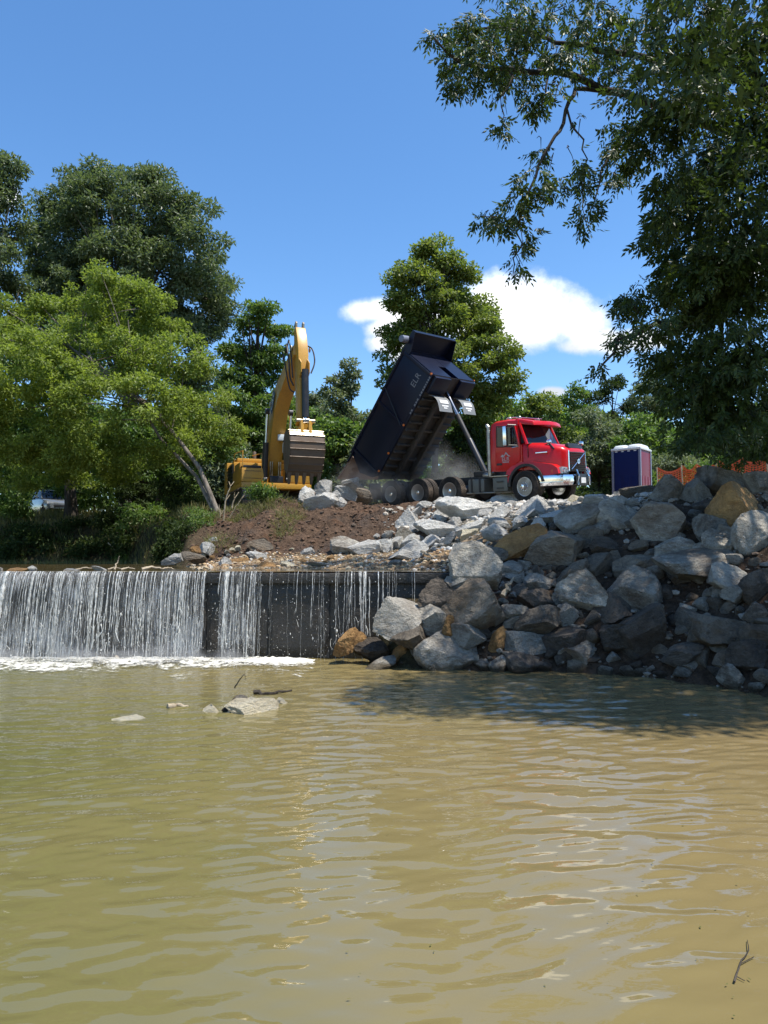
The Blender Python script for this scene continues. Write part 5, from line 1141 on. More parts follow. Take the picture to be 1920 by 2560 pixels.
# doors
for s in (-1, 1):
    f = s*1.118
    mb = MB(); mb.prism([(-1.22, 1.14), (-.62, 1.10), (-.24, 1.42), (-.22, 1.93), (-.40, 2.62), (-1.20, 2.66)], f, f-s*.05); dr = mb.build('door', MATS['red_paint'], truck, bevel=.012)
    mb = MB(); mb.prism([(-1.12, 1.95), (-.33, 1.90), (-.44, 2.55), (-1.10, 2.60)], f+s*.006, f-s*.02); mb.build('door_window', MATS['cab_glass'], dr)
    for p0, p1 in (((-1.14, 1.93), (-.30, 1.88)), ((-.30, 1.88), (-.43, 2.58)), ((-.43, 2.58), (-1.12, 2.63)), ((-1.12, 2.63), (-1.14, 1.93))):
        mb = MB(); mb.tube([(p0[0], f+s*.008, p0[1]), (p1[0], f+s*.008, p1[1])], .016, 5); mb.build('window_seal', MATS['dig_black'], dr)
    mb = MB(); mb.span((-1.16, f-.012+s*.01, 1.30), (-.95, f+.012+s*.01, 1.37)); mb.build('door_handle', MATS['dig_black'], dr, bevel=.006)
    mb = MB(); mb.tube([(-.52, f+s*.02, 1.86), (-.26, f+s*.02, 1.88)], .014, 6); mb.build('grab_rail', MATS['chrome'], dr)
    mb = MB(); mb.tube([(-.35, f, 2.60), (-.52, f+s*.22, 2.62), (-.60, f+s*.26, 2.5)], .022, 6); mb.tube([(-.30, f, 1.92), (-.50, f+s*.24, 1.94)], .018, 6); mb.build('mirror_arm', MATS['dig_black'], dr, smooth=40)
    mb = MB(); mb.box((-.60, f+s*.27, 2.24), (.12, .25, .66), Matrix.Rotation(s*-.35, 3, 'Z')); mb.build('mirror', MATS['chrome'], dr, bevel=.035)
    if s < 0:
        mb = MB(); P_ = [(-1.0, 1.58), (-.92, 1.66), (-.86, 1.62), (-.78, 1.74), (-.68, 1.63), (-.60, 1.58), (-.68, 1.58), (-.78, 1.68), (-.86, 1.58)]; mb.prism(P_, f-.006, f-.001); mb.build('door_emblem', MATS['decal_grey'], dr)
        text_mesh('ELR', .19, 'decal_grey', 'door_lettering', dr, frame_mat(Vector((-.80, f-.004, 1.49)), Vector((1,0,0)), Vector((0,0,1)), Vector((0,-1,0))), .002)
        mb = MB()
        for k in range(5): mb.span((-.92+k*.052, f-.005, 1.375), (-.885+k*.052, f-.001, 1.415))
        mb.build('door_small_print', MATS['decal_grey'], dr)
# exhaust, steps, tanks
mb = MB(); mb.tube([(-1.55, -.98, .95), (-1.55, -.98, 1.2), (-1.55, -.98, 2.55), (-1.56, -.98, 2.66), (-1.62, -.98, 2.72)], [.07, .085, .085, .075, .07], 14)
ex = mb.build('exhaust_stack', MATS['exhaust_steel'], truck, smooth=40)
mb = MB()
for k in range(26): mb.lathe([(.094, -.008), (.098, 0), (.094, .008)], (-1.55, -.98, 1.15+k*.055), 'z', 14)
mb.build('heat_shield', MATS['exhaust_steel'], ex, smooth=40)
mb = MB(); mb.lathe([(.06, 0), (.072, .0), (.072, .02), (.06, .02)], (-1.64, -.98, 2.72), 'x', 12); mb.build('exhaust_tip', MATS['dig_black'], ex)
for s in (-1, 1):
    mb = MB(); mb.span((-1.32, s*1.10-.10 if s > 0 else -1.18, .42), (-.72, 1.18 if s > 0 else s*1.10+.30-.0, .90)); tk = mb.build('step_box', MATS['tank_grey'], truck, bevel=.03)
    for z in (.50, .72): mb = MB(); mb.span((-1.14, s*1.20-.012, z), (-.88, s*1.20+.012, z+.05)); mb.build('step_slot', MATS['dig_black'], tk)
    mb = MB(); mb.span((-1.36, s*1.13-.10, .915), (-.68, s*1.13+.10, .955)); mb.build('step_tread', MATS['worn_steel'], truck, bevel=.008)
    mb = MB(); mb.span((-2.42, min(s*.60, s*1.12), .42), (-1.72, max(s*.60, s*1.12), .88)); tk = mb.build('fuel_tank', MATS['tank_grey'], truck, bevel=.05)
    for x in (-2.25, -1.90): mb = MB(); mb.span((x-.03, s*1.135-.01, .42), (x+.03, s*1.135+.01, .89)); mb.build('tank_strap', MATS['frame_black'], tk)
    mb = MB(); mb.tube([(-2.50, s*1.08, .40), (-.66, s*1.08, .38)], .03, 6); mb.build('side_rail', MATS['worn_steel'], truck)
mb = MB(); mb.lathe([(.0, -.2), (.10, -.2), (.12, -.17), (.12, .17), (.10, .2), (0, .2)], (-1.75, -.78, 1.0), 'x', 14); mb.build('air_cleaner', MATS['exhaust_steel'], truck, smooth=40)
mb = MB(); mb.span((-2.62, -.5, 1.0), (-1.9, .5, 1.18)); mb.build('hoist_mount', MATS['frame_black'], truck, bevel=.03)
# hoist cylinder, three stages
c0, c1 = Vector((-2.46, 0, 1.15)), Vector((-4.05, 0, 4.18))
for f0, f1, r0, m in ((0, .42, .115, 'dig_black'), (.40, .74, .092, 'frame_black'), (.72, 1.06, .072, 'cylinder_chrome')):
    mb = MB(); mb.tube([c0.lerp(c1, f0), c0.lerp(c1, f1-.01), c0.lerp(c1, f1)], [r0, r0, r0*.92], 14); mb.build('hoist_stage', MATS[m], truck, smooth=40)
# raised bed, own axes: u along the floor to the headboard, w up from the floor
TH = 0.871; U_ = Vector((math.cos(TH), 0, math.sin(TH))); W_ = Vector((-math.sin(TH), 0, math.cos(TH))); P0 = Vector((-6.82, 0, 1.065)); BL, BH, BW = 4.86, 1.80, 1.22
bed = empty('dump_bed'); bed.parent = truck; bed.matrix_local = frame_mat(P0, U_, Vector((0,1,0)), W_)
for s in (-1, 1):
    mb = MB(); mb.prism([(0.28, 0), (BL, 0), (BL, BH), (.12, BH), (-.28, .95), (0.0, .25)], s*BW, s*(BW-.06)); sd = mb.build('side_wall', MATS['navy_paint'], bed, bevel=.008)
    mb = MB(); mb.tube([(.1, s*(BW-.01), BH), (BL, s*(BW-.01), BH)], .065, 8); mb.build('top_rail', MATS['navy_paint'], sd, smooth=50)
    mb = MB(); mb.span((.25, min(s*BW, s*(BW+.05)), .0), (BL-.02, max(s*BW, s*(BW+.05)), .14)); mb.build('bottom_rail', MATS['navy_paint'], sd, bevel=.012)
    for u in (.30, 2.55, BL-.10): mb = MB(); mb.span((u-.06, min(s*BW, s*(BW+.045)), .142), (u+.06, max(s*BW, s*(BW+.045)), BH-.066)); mb.build('side_post', MATS['navy_paint'], sd, bevel=.012)
    for u, z in ((BL-.03, .08), (2.6, .07), (1.3, .07), (.45, .07)): mb = MB(); mb.lathe([(.045, s*.0), (.045, s*.03), (0, s*.04)], (u, s*(BW+.05), z), 'y', 10); mb.build('marker_light', MATS['amber_lens'], sd)
    mb = MB(); mb.tube([(2.5, s*(BW+.07), .2), (3.2, s*(BW+.08), BH-.1)], .018, 6); mb.build('tarp_arm', MATS['dig_black'], sd)
mb = MB(); mb.span((.1, -BW+.065, .0), (BL-.07, BW-.065, .05)); mb.build('floor_plate', MATS['bed_inside'], bed)
# headboard in two leaves either side of the hoist well
for (y0, y1) in ((-BW+.002, -.22), (.22, BW-.002)):
    mb = MB(); mb.span((BL-.062, y0, .002), (BL, y1, BH)); mb.build('headboard', MATS['navy_paint'], bed)
mb = MB(); mb.span((BL-.06, -.218, .80), (BL-.004, .218, BH)); mb.build('headboard_centre', MATS['navy_paint'], bed)
mb = MB(); mb.span((BL-.75, -.30, .055), (BL-.70, .30, .80)); mb.span((BL-.72, -.285, .055), (BL-.06, -.222, .80)); mb.span((BL-.72, .222, .055), (BL-.06, .285, .80)); mb.span((BL-.75, -.30, .80), (BL-.06, .30, .84)); mb.build('hoist_well', MATS['navy_paint'], bed)
mb = MB(); mb.span((BL+.002, -BW, BH-.05), (BL+.02, BW, BH+.01)); mb.build('headboard_lip', MATS['navy_paint'], bed)
# cab shield
mb = MB(); mb.span((BL, -BW+.0, BH+.012), (BL+.74, BW-.0, BH+.06)); sh = mb.build('cab_shield', MATS['navy_paint'], bed)
for s in (-1, 1): mb = MB(); mb.prism([(BL-.25, BH+.07), (BL-.25, BH-.0), (BL+.0, BH-.34), (BL+.10, BH-.34), (BL+.75, BH-.10), (BL+.75, BH+.06)], s*BW, s*(BW+.03)); mb.build('shield_gusset', MATS['navy_paint'], sh)
mb = MB(); mb.span((BL+.742, -BW, BH-.10), (BL+.78, BW, BH+.07)); mb.build('shield_lip', MATS['navy_paint'], sh)
mb = MB(); mb.lathe([(0, -.18), (.13, -.17), (.14, .17), (0, .18)], (BL+.35, -BW-.16, BH+.10), 'y', 14); mb.build('tarp_motor', MATS['plastic_grey'], sh, smooth=40)
# underside: two sills, crossmembers, side box
for s in (-1, 1):
    mb = MB(); mb.span((.2, s*.42-.08, -.22), (BL-.75, s*.42+.08, -.002)); mb.build('sill', MATS['bed_under'], bed, bevel=.01)
k = 0
for u in np.arange(.45, BL-.8, .34):
    for (y0, y1) in ((-BW+.02, -.50), (-.34, .34), (.50, BW-.02)):
        if y0 == -.34 and k % 2: continue
        mb = MB(); mb.prism([(u-.05, -.002), (u+.05, -.002), (u+.035, -.12), (u-.035, -.12)], y0, y1); mb.build('crossmember', MATS['bed_under'], bed)
    k += 1
mb = MB(); mb.span((.1, -BW+.01, -.012), (BL-.02, BW-.01, -.001)); mb.build('under_plate', MATS['bed_under'], bed)
for (y0, y1) in ((-BW+.03, -.30), (.30, BW-.03)):
    mb = MB(); mb.span((BL-.72, y0, -.16), (BL-.03, y1, -.014)); mb.build('front_box', MATS['navy_paint'], bed, bevel=.015)
# flaps hanging from the front of the floor
for (y0, y1) in ((-BW+.12, -.34), (.34, BW-.12)):
    mb = MB(); wv = []; L_ = .90
    tl = 12; Pw = []
    for i in range(tl):
        f = i/(tl-1); an = -.45*(1-f)**1.3*1.0-1.12*(1-(1-f)**1.6); Pw.append((f, an))
    p = Vector((0, 0, 0)); path = [p.copy()]
    for i in range(tl-1):
        an = math.radians(-8-70*min(1, (i/(tl-1))*1.5)); p = p+Vector((math.cos(an), 0, math.sin(an)))*(L_/(tl-1)); path.append(p.copy())
    # flap is modelled upright, then turned back into the bed's tilted axes
    inv = Matrix.Rotation(TH, 3, 'Y'); o_ = Vector((BL-.78, 0, -.13)); P_ = [o_+inv @ q for q in path]
    Vt = [(q.x, y0, q.z) for q in P_]+[(q.x, y1, q.z) for q in P_]; N_ = inv @ Vector((0, 0, 0))
    Vb = [(q.x-.012*U_.x, y, q.z-.012) for y in (y0, y1) for q in P_]; n = tl
    Fs = [(i, i+1, n+i+1, n+i) for i in range(n-1)]+[(2*n+i, 3*n+i, 3*n+i+1, 2*n+i+1) for i in range(n-1)]+[(i, 2*n+i, 2*n+i+1, i+1) for i in range(n-1)]+[(n+i, n+i+1, 3*n+i+1, 3*n+i) for i in range(n-1)]+[(n-1, 3*n-1, 4*n-1, 2*n-1)]
    mb.add(Vt+Vb, Fs); fl = mb.build('mud_flap', MATS['rubber_flap'], bed, smooth=40)
    for i0, wd, ht in ((6, .62, .15), (8, .50, .06), (9, .28, .05)):
        q = P_[i0].lerp(P_[i0+1], .4); tdir = (P_[i0+1]-P_[i0]).normalized(); nd = Vector((-tdir.z, 0, tdir.x)); nd = nd if nd.dot(inv @ Vector((1, 0, .3))) > 0 else -nd
        mb = MB(); c_ = q+nd*.008+Vector((0, (y0+y1)/2, 0)); hw = wd*(y1-y0)/2; mb.add([c_+tdir*ht/2*sx_+Vector((0, hw*sy_, 0))+nd*dz_ for dz_ in (0, .003) for sx_, sy_ in ((-1,-1),(1,-1),(1,1),(-1,1))], [(0,1,2,3), (7,6,5,4), (0,4,5,1), (1,5,6,2), (2,6,7,3), (3,7,4,0)])
        mb.build('flap_print', MATS['decal_white'], fl)
text_mesh('ELR', .36, 'decal_dim', 'bed_lettering', bed, frame_mat(Vector((BL-.62, -BW-.004, .62)), Vector((1,0,0)), Vector((0,0,1)), Vector((0,-1,0))), .003)
mb = MB(); r_ = random.Random(5); u = BL-1.75
for k in range(15):
    wd = r_.uniform(.05, .09)
    if k not in (2, 6): mb.span((u, -BW-.054, .035), (u+wd, -BW-.051, .105))
    u += wd+.035
mb.build('rail_lettering', MATS['decal_dim'], bed)
# tailgate hanging open from its top hinge
inv = Matrix.Rotation(TH, 3, 'Y'); hp = Vector((-.02, 0, BH-.10)); dn = (inv @ Vector((-.74, 0, -.67))).normalized(); nn = Vector((-dn.z, 0, dn.x))
Q_ = [hp, hp+dn*1.25]
mb = MB(); mb.add([Q_[i]+nn*o_+Vector((0, y, 0)) for i in (0, 1) for o_ in (0, .07) for y in (-BW, BW)], [(0,1,3,2), (4,6,7,5), (0,4,5,1), (2,3,7,6), (0,2,6,4), (1,5,7,3)]); tg = mb.build('tailgate', MATS['bed_inside'], bed, bevel=.01)
for f in (.25, .55, .85): mb = MB(); c_ = hp+dn*1.25*f+nn*(-.03); mb.box(c_, (.06, 2*BW-.1, .08)); mb.build('tailgate_rib', MATS['navy_paint'], tg)
for s in (-1, 1): mb = MB(); mb.tube([hp+Vector((.25, s*(BW+.03), .02)), hp+Vector((-.05, s*(BW+.03), .02)), hp+dn*.3+Vector((0, s*(BW+.03), 0))], .04, 6); mb.build('hinge_arm', MATS['navy_paint'], tg)
for s in (-1, 1):
    mb = MB(); mb.span((-7.0, s*1.1-.35, .35), (-6.97, s*1.1+.30, .98)); mb.build('rear_mud_flap', MATS['frame_black'], truck)

# the bed is already a part, so its pieces sit directly under it (no fourth level)
for c_ in [g for ch_ in bed.children for g in ch_.children]: c_.parent = bed
# ------------------------------------------------------------------ excavator (x forward, y left, origin on the ground under the swing bearing)
EX = empty('excavator', mw=frame_mat(Vector((-4.94, 32.0, 3.72)), Vector((.356, -.934, 0)).normalized(), Vector((.934, .356, 0)).normalized(), Vector((0,0,1))))
tag(EX, 'yellow excavator holding its bucket up behind the dirt mound', 'excavator')
for s in (-1, 1):
    tr_ = empty('track'); tr_.parent = EX; tr_.location = (0, s*1.3, 0)
    pts = [(1.9*math.copysign(1, math.cos(q))+.48*math.cos(q), .50+.48*math.sin(q)) for q in np.linspace(0, 2*math.pi, 33)[:-1]]
    pts = [(x if abs(math.cos(q)) > .02 else x, z) for (x, z), q in zip(pts, np.linspace(0, 2*math.pi, 33)[:-1])]
    mb = MB(); mb.prism(pts, -.22, .22); mb.build('track_frame', MATS['dig_black'], tr_)
    per = 2*(3.8)+2*math.pi*.50; n = 46
    for k in range(n):
        d_ = per*k/n
        if d_ < 3.8: p, an = (-1.9+d_, 1.0), 0
        elif d_ < 3.8+math.pi*.5: q = (d_-3.8)/.5; p, an = (1.9+.5*math.sin(q), .5+.5*math.cos(q)), q
        elif d_ < 7.6+math.pi*.5: p, an = (1.9-(d_-3.8-math.pi*.5), 0.0), math.pi
        else: q = (d_-7.6-math.pi*.5)/.5; p, an = (-1.9-.5*math.sin(q), .5-.5*math.cos(q)), math.pi+q
        R_ = Matrix.Rotation(an, 3, 'Y'); mb = MB(); mb.box((p[0], 0, p[1]), (.17, .62, .035), R_); mb.box(Vector((p[0], 0, p[1]))+R_ @ Vector((.05, 0, .035)), (.02, .62, .04), R_)
        mb.build('track_shoe', MATS['bucket_steel'], tr_)
    for x in (-1.9, 1.9): mb = MB(); mb.lathe([(.0, -.12), (.36, -.12), (.40, 0), (.36, .12), (0, .12)], (x, s*.18, .5), 'y', 18); mb.build('sprocket', MATS['dig_black'], tr_)
mb = MB(); mb.lathe([(.75, .80), (.75, 1.06), (.0, 1.06)], (0,0,0), 'z', 24); mb.span((-1.0, -1.1, .42), (1.0, 1.1, .80)); mb.build('undercarriage', MATS['dig_black'], EX)
def part(name, m, lo, hi, bev=.03, par=EX): mb = MB(); mb.span(lo, hi); return mb.build(name, MATS[m], par, bevel=bev)
deck = part('swing_deck', 'dig_yellow', (-3.0, -1.48, 1.08), (1.35, 1.48, 1.32))
mb = MB(); mb.prism([(-3.1, -1.5), (-3.45, -.9), (-3.55, 0), (-3.45, .9), (-3.1, 1.5), (-2.45, 1.5), (-2.45, -1.5)], 1.12, 2.55, 'xy'); cw = mb.build('counterweight', MATS['dig_yellow'], EX, bevel=.07)
part('engine_hood', 'dig_yellow', (-2.44, -1.42, 1.33), (-.95, 1.30, 2.42), .06)
eh = part('hood_top', 'dig_yellow', (-2.30, -1.25, 2.42), (-1.1, 1.1, 2.62), .05)
lp = part('louvre_panel', 'dig_black', (-2.30, -1.47, 1.38), (-.98, -1.425, 2.30), .01)
for k in range(6): mb = MB(); mb.box((-1.64, -1.49, 1.50+k*.145), (1.2, .05, .03), Matrix.Rotation(.6, 3, 'X')); mb.build('louvre', MATS['dig_black'], lp)
tb = part('tool_box', 'dig_yellow', (-.94, -1.47, 1.33), (1.30, -.55, 1.92), .04)
for z in (1.48, 1.78): part('panel_groove', 'dig_black', (1.302, -1.36, z), (1.308, -.66, z+.02), 0, tb)
part('box_step', 'dig_black', (.55, -1.40, 1.925), (1.28, -.65, 2.03), .02, tb)
part('fuel_cap_panel', 'dig_yellow', (-.9, -1.40, 1.925), (.4, -.62, 2.25), .05, tb)
mb = MB(); 
for pts in ([(1.25, -1.42, 1.95), (1.25, -1.42, 2.62), (-.2, -1.42, 2.72), (-.9, -1.42, 2.72), (-.9, -1.42, 2.3)], [(1.25, -.62, 1.95), (1.25, -.62, 2.55), (-.9, -.62, 2.72)]): mb.tube(pts, .022, 6)
mb.build('handrail', MATS['dig_yellow'], EX, smooth=40)
# cab on the left side
cb = part('operator_cab', 'dig_yellow', (-.55, .48, 1.33), (1.30, 1.48, 2.98), .08)
part('cab_window', 'cab_glass', (1.302, .56, 1.75), (1.312, 1.40, 2.86), 0, cb); part('cab_window', 'cab_glass', (-.2, .465, 2.0), (1.15, .478, 2.86), 0, cb); part('cab_roof', 'dig_black', (-.5, .52, 2.982), (1.2, 1.44, 3.04), .03, cb)
mb = MB(); mb.lathe([(.09, 0), (.09, .35), (.07, .38)], (-1.6, -.4, 2.62), 'z', 12); mb.build('exhaust_pipe', MATS['bucket_steel'], EX, smooth=40)
mb = MB(); mb.box((-3.30, -1.20, 2.0), (.02, .34, .5), Matrix.Rotation(-.52, 3, 'Z')); mb.build('counterweight_sticker', MATS['decal_grey'], cw)
# boom: side profile lofted with constant width
def plate_arm(name, cl_, th_, wd, m, par=EX, wd2=None):
    """box-section arm along centre line cl_ (x,z), depth th_ at each station, width wd"""
    R_ = []; n = len(cl_)
    for i, (x, z) in enumerate(cl_):
        a_, b_ = cl_[max(0, i-1)], cl_[min(n-1, i+1)]; tx_, tz_ = b_[0]-a_[0], b_[1]-a_[1]; l_ = math.hypot(tx_, tz_); nx, nz = -tz_/l_, tx_/l_; h_ = th_[i]/2; w_ = wd/2 if wd2 is None else (wd+(wd2-wd)*i/(n-1))/2
        R_.append([(x+nx*h_, -w_, z+nz*h_), (x+nx*h_, w_, z+nz*h_), (x-nx*h_, w_, z-nz*h_), (x-nx*h_, -w_, z-nz*h_)])
    mb = MB(); mb.loft(R_); return mb.build(name, MATS[m], par, bevel=.02)
BC = [(.35, 1.65), (.72, 2.5), (1.1, 3.35), (1.46, 4.15), (1.85, 4.62), (2.4, 4.88), (3.4, 5.26), (4.4, 5.64), (5.15, 5.92)]
boom = plate_arm('boom', BC, [.46, .60, .74, .88, .88, .72, .60, .48, .40], .58, 'dig_yellow')
for s in (-1, 1):
    mb = MB(); f0, f1 = (1.15, s*.50, 1.45), (1.62, s*.50, 4.25); A_, B_ = Vector(f0), Vector(f1)
    mb.tube([A_, A_.lerp(B_, .55)], .125, 12); mb.lathe([(.16, -.09), (.16, .09)], f0, 'y', 14); bc_ = mb.build('boom_cylinder', MATS['dig_black'], EX, smooth=40)
    mb = MB(); mb.tube([A_.lerp(B_, .55), B_], .06, 10); mb.build('cylinder_rod', MATS['chrome'], bc_, smooth=40)
    mb = MB(); mb.lathe([(.13, -.08), (.13, .08)], f1, 'y', 14); mb.build('rod_eye', MATS['dig_black'], bc_)
    mb = MB(); mb.lathe([(.10, 0), (.10, s*.03), (0, s*.04)], (5.1, s*.34, 6.0), 'y', 14); mb.lathe([(.09, 0), (.09, s*.03), (0, s*.04)], (1.45, s*.335, 4.6), 'y', 14); mb.build('pin_cap', MATS['worn_steel'], boom)
mb = MB(); A_, B_ = Vector((2.5, 0, 5.45)), Vector((4.95, 0, 6.70)); mb.tube([A_, A_.lerp(B_, .6)], .12, 12); sc_ = mb.build('stick_cylinder', MATS['dig_black'], EX, smooth=40); mb = MB(); mb.tube([A_.lerp(B_, .6), B_], .06, 10); mb.build('cylinder_rod', MATS['chrome'], sc_, smooth=40)
# CAT lettering sits in a dark patch on the boom's right flank
dr_ = Vector((.62, 0, .78)).normalized(); nrm = Vector((0, -1, 0)); up_ = nrm.cross(dr_)
mb = MB(); c_ = Vector((1.85, -.334, 4.62)); mb.box(c_, (.95, .004, .42), Matrix((dr_, Vector((0,1,0)), up_)).transposed()); mb.build('logo_patch', MATS['dig_black'], boom)
text_mesh('CAT', .40, 'decal_white', 'boom_lettering', boom, frame_mat(c_+nrm*.005, dr_, up_, nrm), .002)
# stick
SC = [(4.98, 6.78), (5.10, 6.35), (5.20, 5.85), (5.32, 5.0), (5.42, 4.0), (5.50, 3.1), (5.52, 2.70)]
stick = plate_arm('stick', SC, [.26, .48, .66, .62, .52, .42, .36], .38, 'dig_yellow')
for s in (-1, 1): mb = MB(); mb.prism([(4.80, 6.70), (5.02, 6.62), (5.05, 7.0), (4.97, 7.08), (4.88, 7.02)], s*.10, s*.17); mb.build('stick_lug', MATS['worn_steel'], stick, bevel=.01)
for s in (-1, 1): mb = MB(); mb.prism([(5.52, 5.55), (5.86, 5.30), (5.86, 4.95), (5.60, 4.75)], s*.13, s*.17); mb.build('cylinder_bracket', MATS['dig_yellow'], stick, bevel=.008)
mb = MB(); A_, B_ = Vector((5.80, 0, 5.05)), Vector((5.92, 0, 3.15)); mb.tube([A_, A_.lerp(B_, .93)], .135, 14); bc_ = mb.build('bucket_cylinder', MATS['dig_black'], EX, smooth=40)
mb = MB(); mb.tube([A_.lerp(B_, .9), B_], .065, 10); mb.lathe([(.11, -.1), (.11, .1)], B_, 'y', 12); mb.build('cylinder_rod', MATS['chrome'], bc_, smooth=40)
mb = MB(); mb.tube([A_+Vector((.12, .05, -.1)), A_+Vector((.16, .05, -1.5))], .022, 6); mb.build('hydraulic_pipe', MATS['dig_black'], bc_)
for s in (-1, 1): mb = MB(); mb.tube([(5.92, s*.24, 3.15), (5.62, s*.24, 3.05)], .07, 8); mb.tube([(5.92, s*.15, 3.15), (6.02, s*.15, 2.62)], .08, 8); mb.build('bucket_link', MATS['dig_yellow'], EX, smooth=40)
mb = MB(); mb.lathe([(.07, -.34), (.07, .34)], (5.92, 0, 3.15), 'y', 12); mb.build('link_pin', MATS['worn_steel'], EX, smooth=40)
# bucket: curved shell, side plates, wear straps, teeth
bk = empty('bucket'); bk.parent = EX; bk.location = (0, 0, 0)
BWH = .63; prof = [(5.36, 2.74), (5.60, 2.80), (6.02, 2.76), (6.18, 2.58), (6.24, 2.34), (6.25, 2.08), (6.20, 1.80), (6.08, 1.55), (5.92, 1.34), (5.80, 1.20)]
inn = [(x-.05*(.3+i/9.), z-.03) for i, (x, z) in enumerate(prof)]
for i in range(len(prof)-1):
    mb = MB(); mb.add([(p[0], y, p[1]) for p in (prof[i], prof[i+1], inn[i+1], inn[i]) for y in (-BWH, BWH)], [(0,2,3,1), (2,4,5,3), (4,6,7,5), (6,0,1,7), (0,6,4,2), (1,3,5,7)])
    mb.build('shell_plate', MATS['dig_yellow' if i in (0, 1) else 'worn_steel' if i == 2 else 'bucket_steel'], bk)
for i in range(2, 9):
    (x0, z0), (x1, z1) = prof[i], prof[i+1]; nx, nz = -(z1-z0), (x1-x0); l_ = math.hypot(nx, nz); nx, nz = nx/l_, nz/l_
    mb = MB(); mb.tube([(x0+nx*.01, -BWH-.01, z0+nz*.01), (x0+nx*.01, BWH+.01, z0+nz*.01)], .024, 6); mb.build('wear_strap', MATS['worn_steel' if i < 4 else 'bucket_steel'], bk)
for s in (-1, 1): mb = MB(); mb.prism(prof+[(5.40, 1.40), (5.18, 2.1), (5.24, 2.55)], s*(BWH-.03), s*(BWH+.015)); mb.build('bucket_cheek', MATS['bucket_steel'], bk)
for y in (-.20, .20): mb = MB(); mb.prism([(5.36, 2.74), (5.40, 2.98), (5.60, 2.98), (5.98, 2.92), (6.05, 2.75)], y-.03, y+.03); mb.build('bucket_ear', MATS['dig_yellow'], bk, bevel=.008)
for k in range(5):
    y = -.55+k*.275; mb = MB(); mb.add([(5.90, y-.085, 1.40), (5.90, y+.085, 1.40), (5.72, y+.085, 1.36), (5.72, y-.085, 1.36), (5.74, y-.04, .86), (5.74, y+.04, .86), (5.68, y+.04, .86), (5.68, y-.04, .86)], [(0,1,2,3), (7,6,5,4), (0,4,5,1), (1,5,6,2), (2,6,7,3), (3,7,4,0)]); mb.build('bucket_tooth', MATS['bucket_steel'], bk, bevel=.012)
# hoses and lines
def hose(name, pts, r, m='hose_rubber', par=EX):
    P_ = [Vector(p) for p in pts]; out = []
    for i in range(len(P_)-1):
        p0, p1, p2, p3 = P_[max(0, i-1)], P_[i], P_[i+1], P_[min(len(P_)-1, i+2)]
        for q in np.linspace(0, 1, 6)[:-1]: out.append(.5*((2*p1)+(-p0+p2)*q+(2*p0-5*p1+4*p2-p3)*q*q+(-p0+3*p1-3*p2+p3)*q**3))
    out.append(P_[-1]); mb = MB(); mb.tube(out, r, 7); return mb.build(name, MATS[m], par, smooth=50)
hose('hydraulic_hose', [(4.3, -.36, 6.0), (4.7, -.44, 6.25), (5.0, -.42, 5.6), (5.15, -.40, 4.9), (5.30, -.30, 4.55)], .03)
hose('hydraulic_hose', [(4.2, -.30, 6.05), (4.75, -.36, 6.4), (5.05, -.34, 5.7), (5.25, -.32, 4.85)], .026)
hose('hydraulic_hose', [(4.0, -.40, 5.8), (4.5, -.50, 5.9), (4.85, -.48, 5.2), (5.1, -.40, 4.5), (5.3, -.28, 4.3)], .026)
hose('hydraulic_hose', [(5.25, .22, 6.1), (5.5, .36, 5.9), (5.65, .40, 5.4), (5.75, .24, 4.95)], .028)
for y in (-.22, -.14, .14, .22): hose('boom_line', [(.95, y, 1.5), (1.0, y, 1.85), (1.02, y, 2.25)], .022, 'worn_steel')
part('valve_block', 'dig_black', (.80, -.28, 1.33), (1.28, .28, 1.62), .03)
part('work_lamp', 'plastic_white', (1.58, -.06, 3.05), (1.74, .34, 3.32), .04); part('work_lamp_shell', 'plastic_white', (1.50, .16, 2.55), (1.70, .40, 3.0), .06)

# ------------------------------------------------------------------ portable toilet
ptd = 28.2; c_ = at(1581, 1260, ptd); pz = ground1(c_.x, ptd)
TL = empty('portable_toilet', (c_.x, ptd, pz)); TL.rotation_euler = (0, 0, math.radians(-40)); tag(TL, 'blue and red portable toilet with a white two-humped roof', 'toilet')
HW, HT = .52, 2.02
for (nm, m, ax, s) in (('wall_panel','plastic_blue','y',-1), ('wall_panel','plastic_blue','y',1), ('wall_panel','plastic_red','x',-1), ('door','plastic_red','x',1)):
    mb = MB(); lo, hi = ((-HW+.05, s*HW-.02, .06), (HW-.05, s*HW+.02, HT)) if ax == 'y' else ((s*HW-.02, -HW+.05, .06), (s*HW+.02, HW-.05, HT)); mb.span(lo, hi); w_ = mb.build(nm, MATS[m], TL, bevel=.008)
    for k in range(3):
        q = -.30+.30*k; mb = MB()
        if ax == 'y': mb.span((q-.09, s*(HW+.021)-.012, .25), (q+.09, s*(HW+.021)+.012, 1.05))
        else: mb.span((s*(HW+.021)-.012, q-.09, .25), (s*(HW+.021)+.012, q+.09, 1.05))
        mb.build('pressed_panel', MATS[m], w_, bevel=.011)
for sx_ in (-1, 1):
    for sy_ in (-1, 1): mb = MB(); mb.span((sx_*HW-.045, sy_*HW-.045, .0), (sx_*HW+.045, sy_*HW+.045, HT+.01)); mb.build('corner_post', MATS['plastic_grey'], TL, bevel=.015)
mb = MB(); mb.span((-HW-.05, -HW-.05, -.05), (HW+.05, HW+.05, .055)); mb.build('skid_base', MATS['plastic_grey'], TL, bevel=.01)
mb = MB(); mb.span((-HW-.06, -HW-.06, HT+.01), (HW+.06, HW+.06, HT+.10)); rf = mb.build('roof', MATS['plastic_white'], TL, bevel=.03)
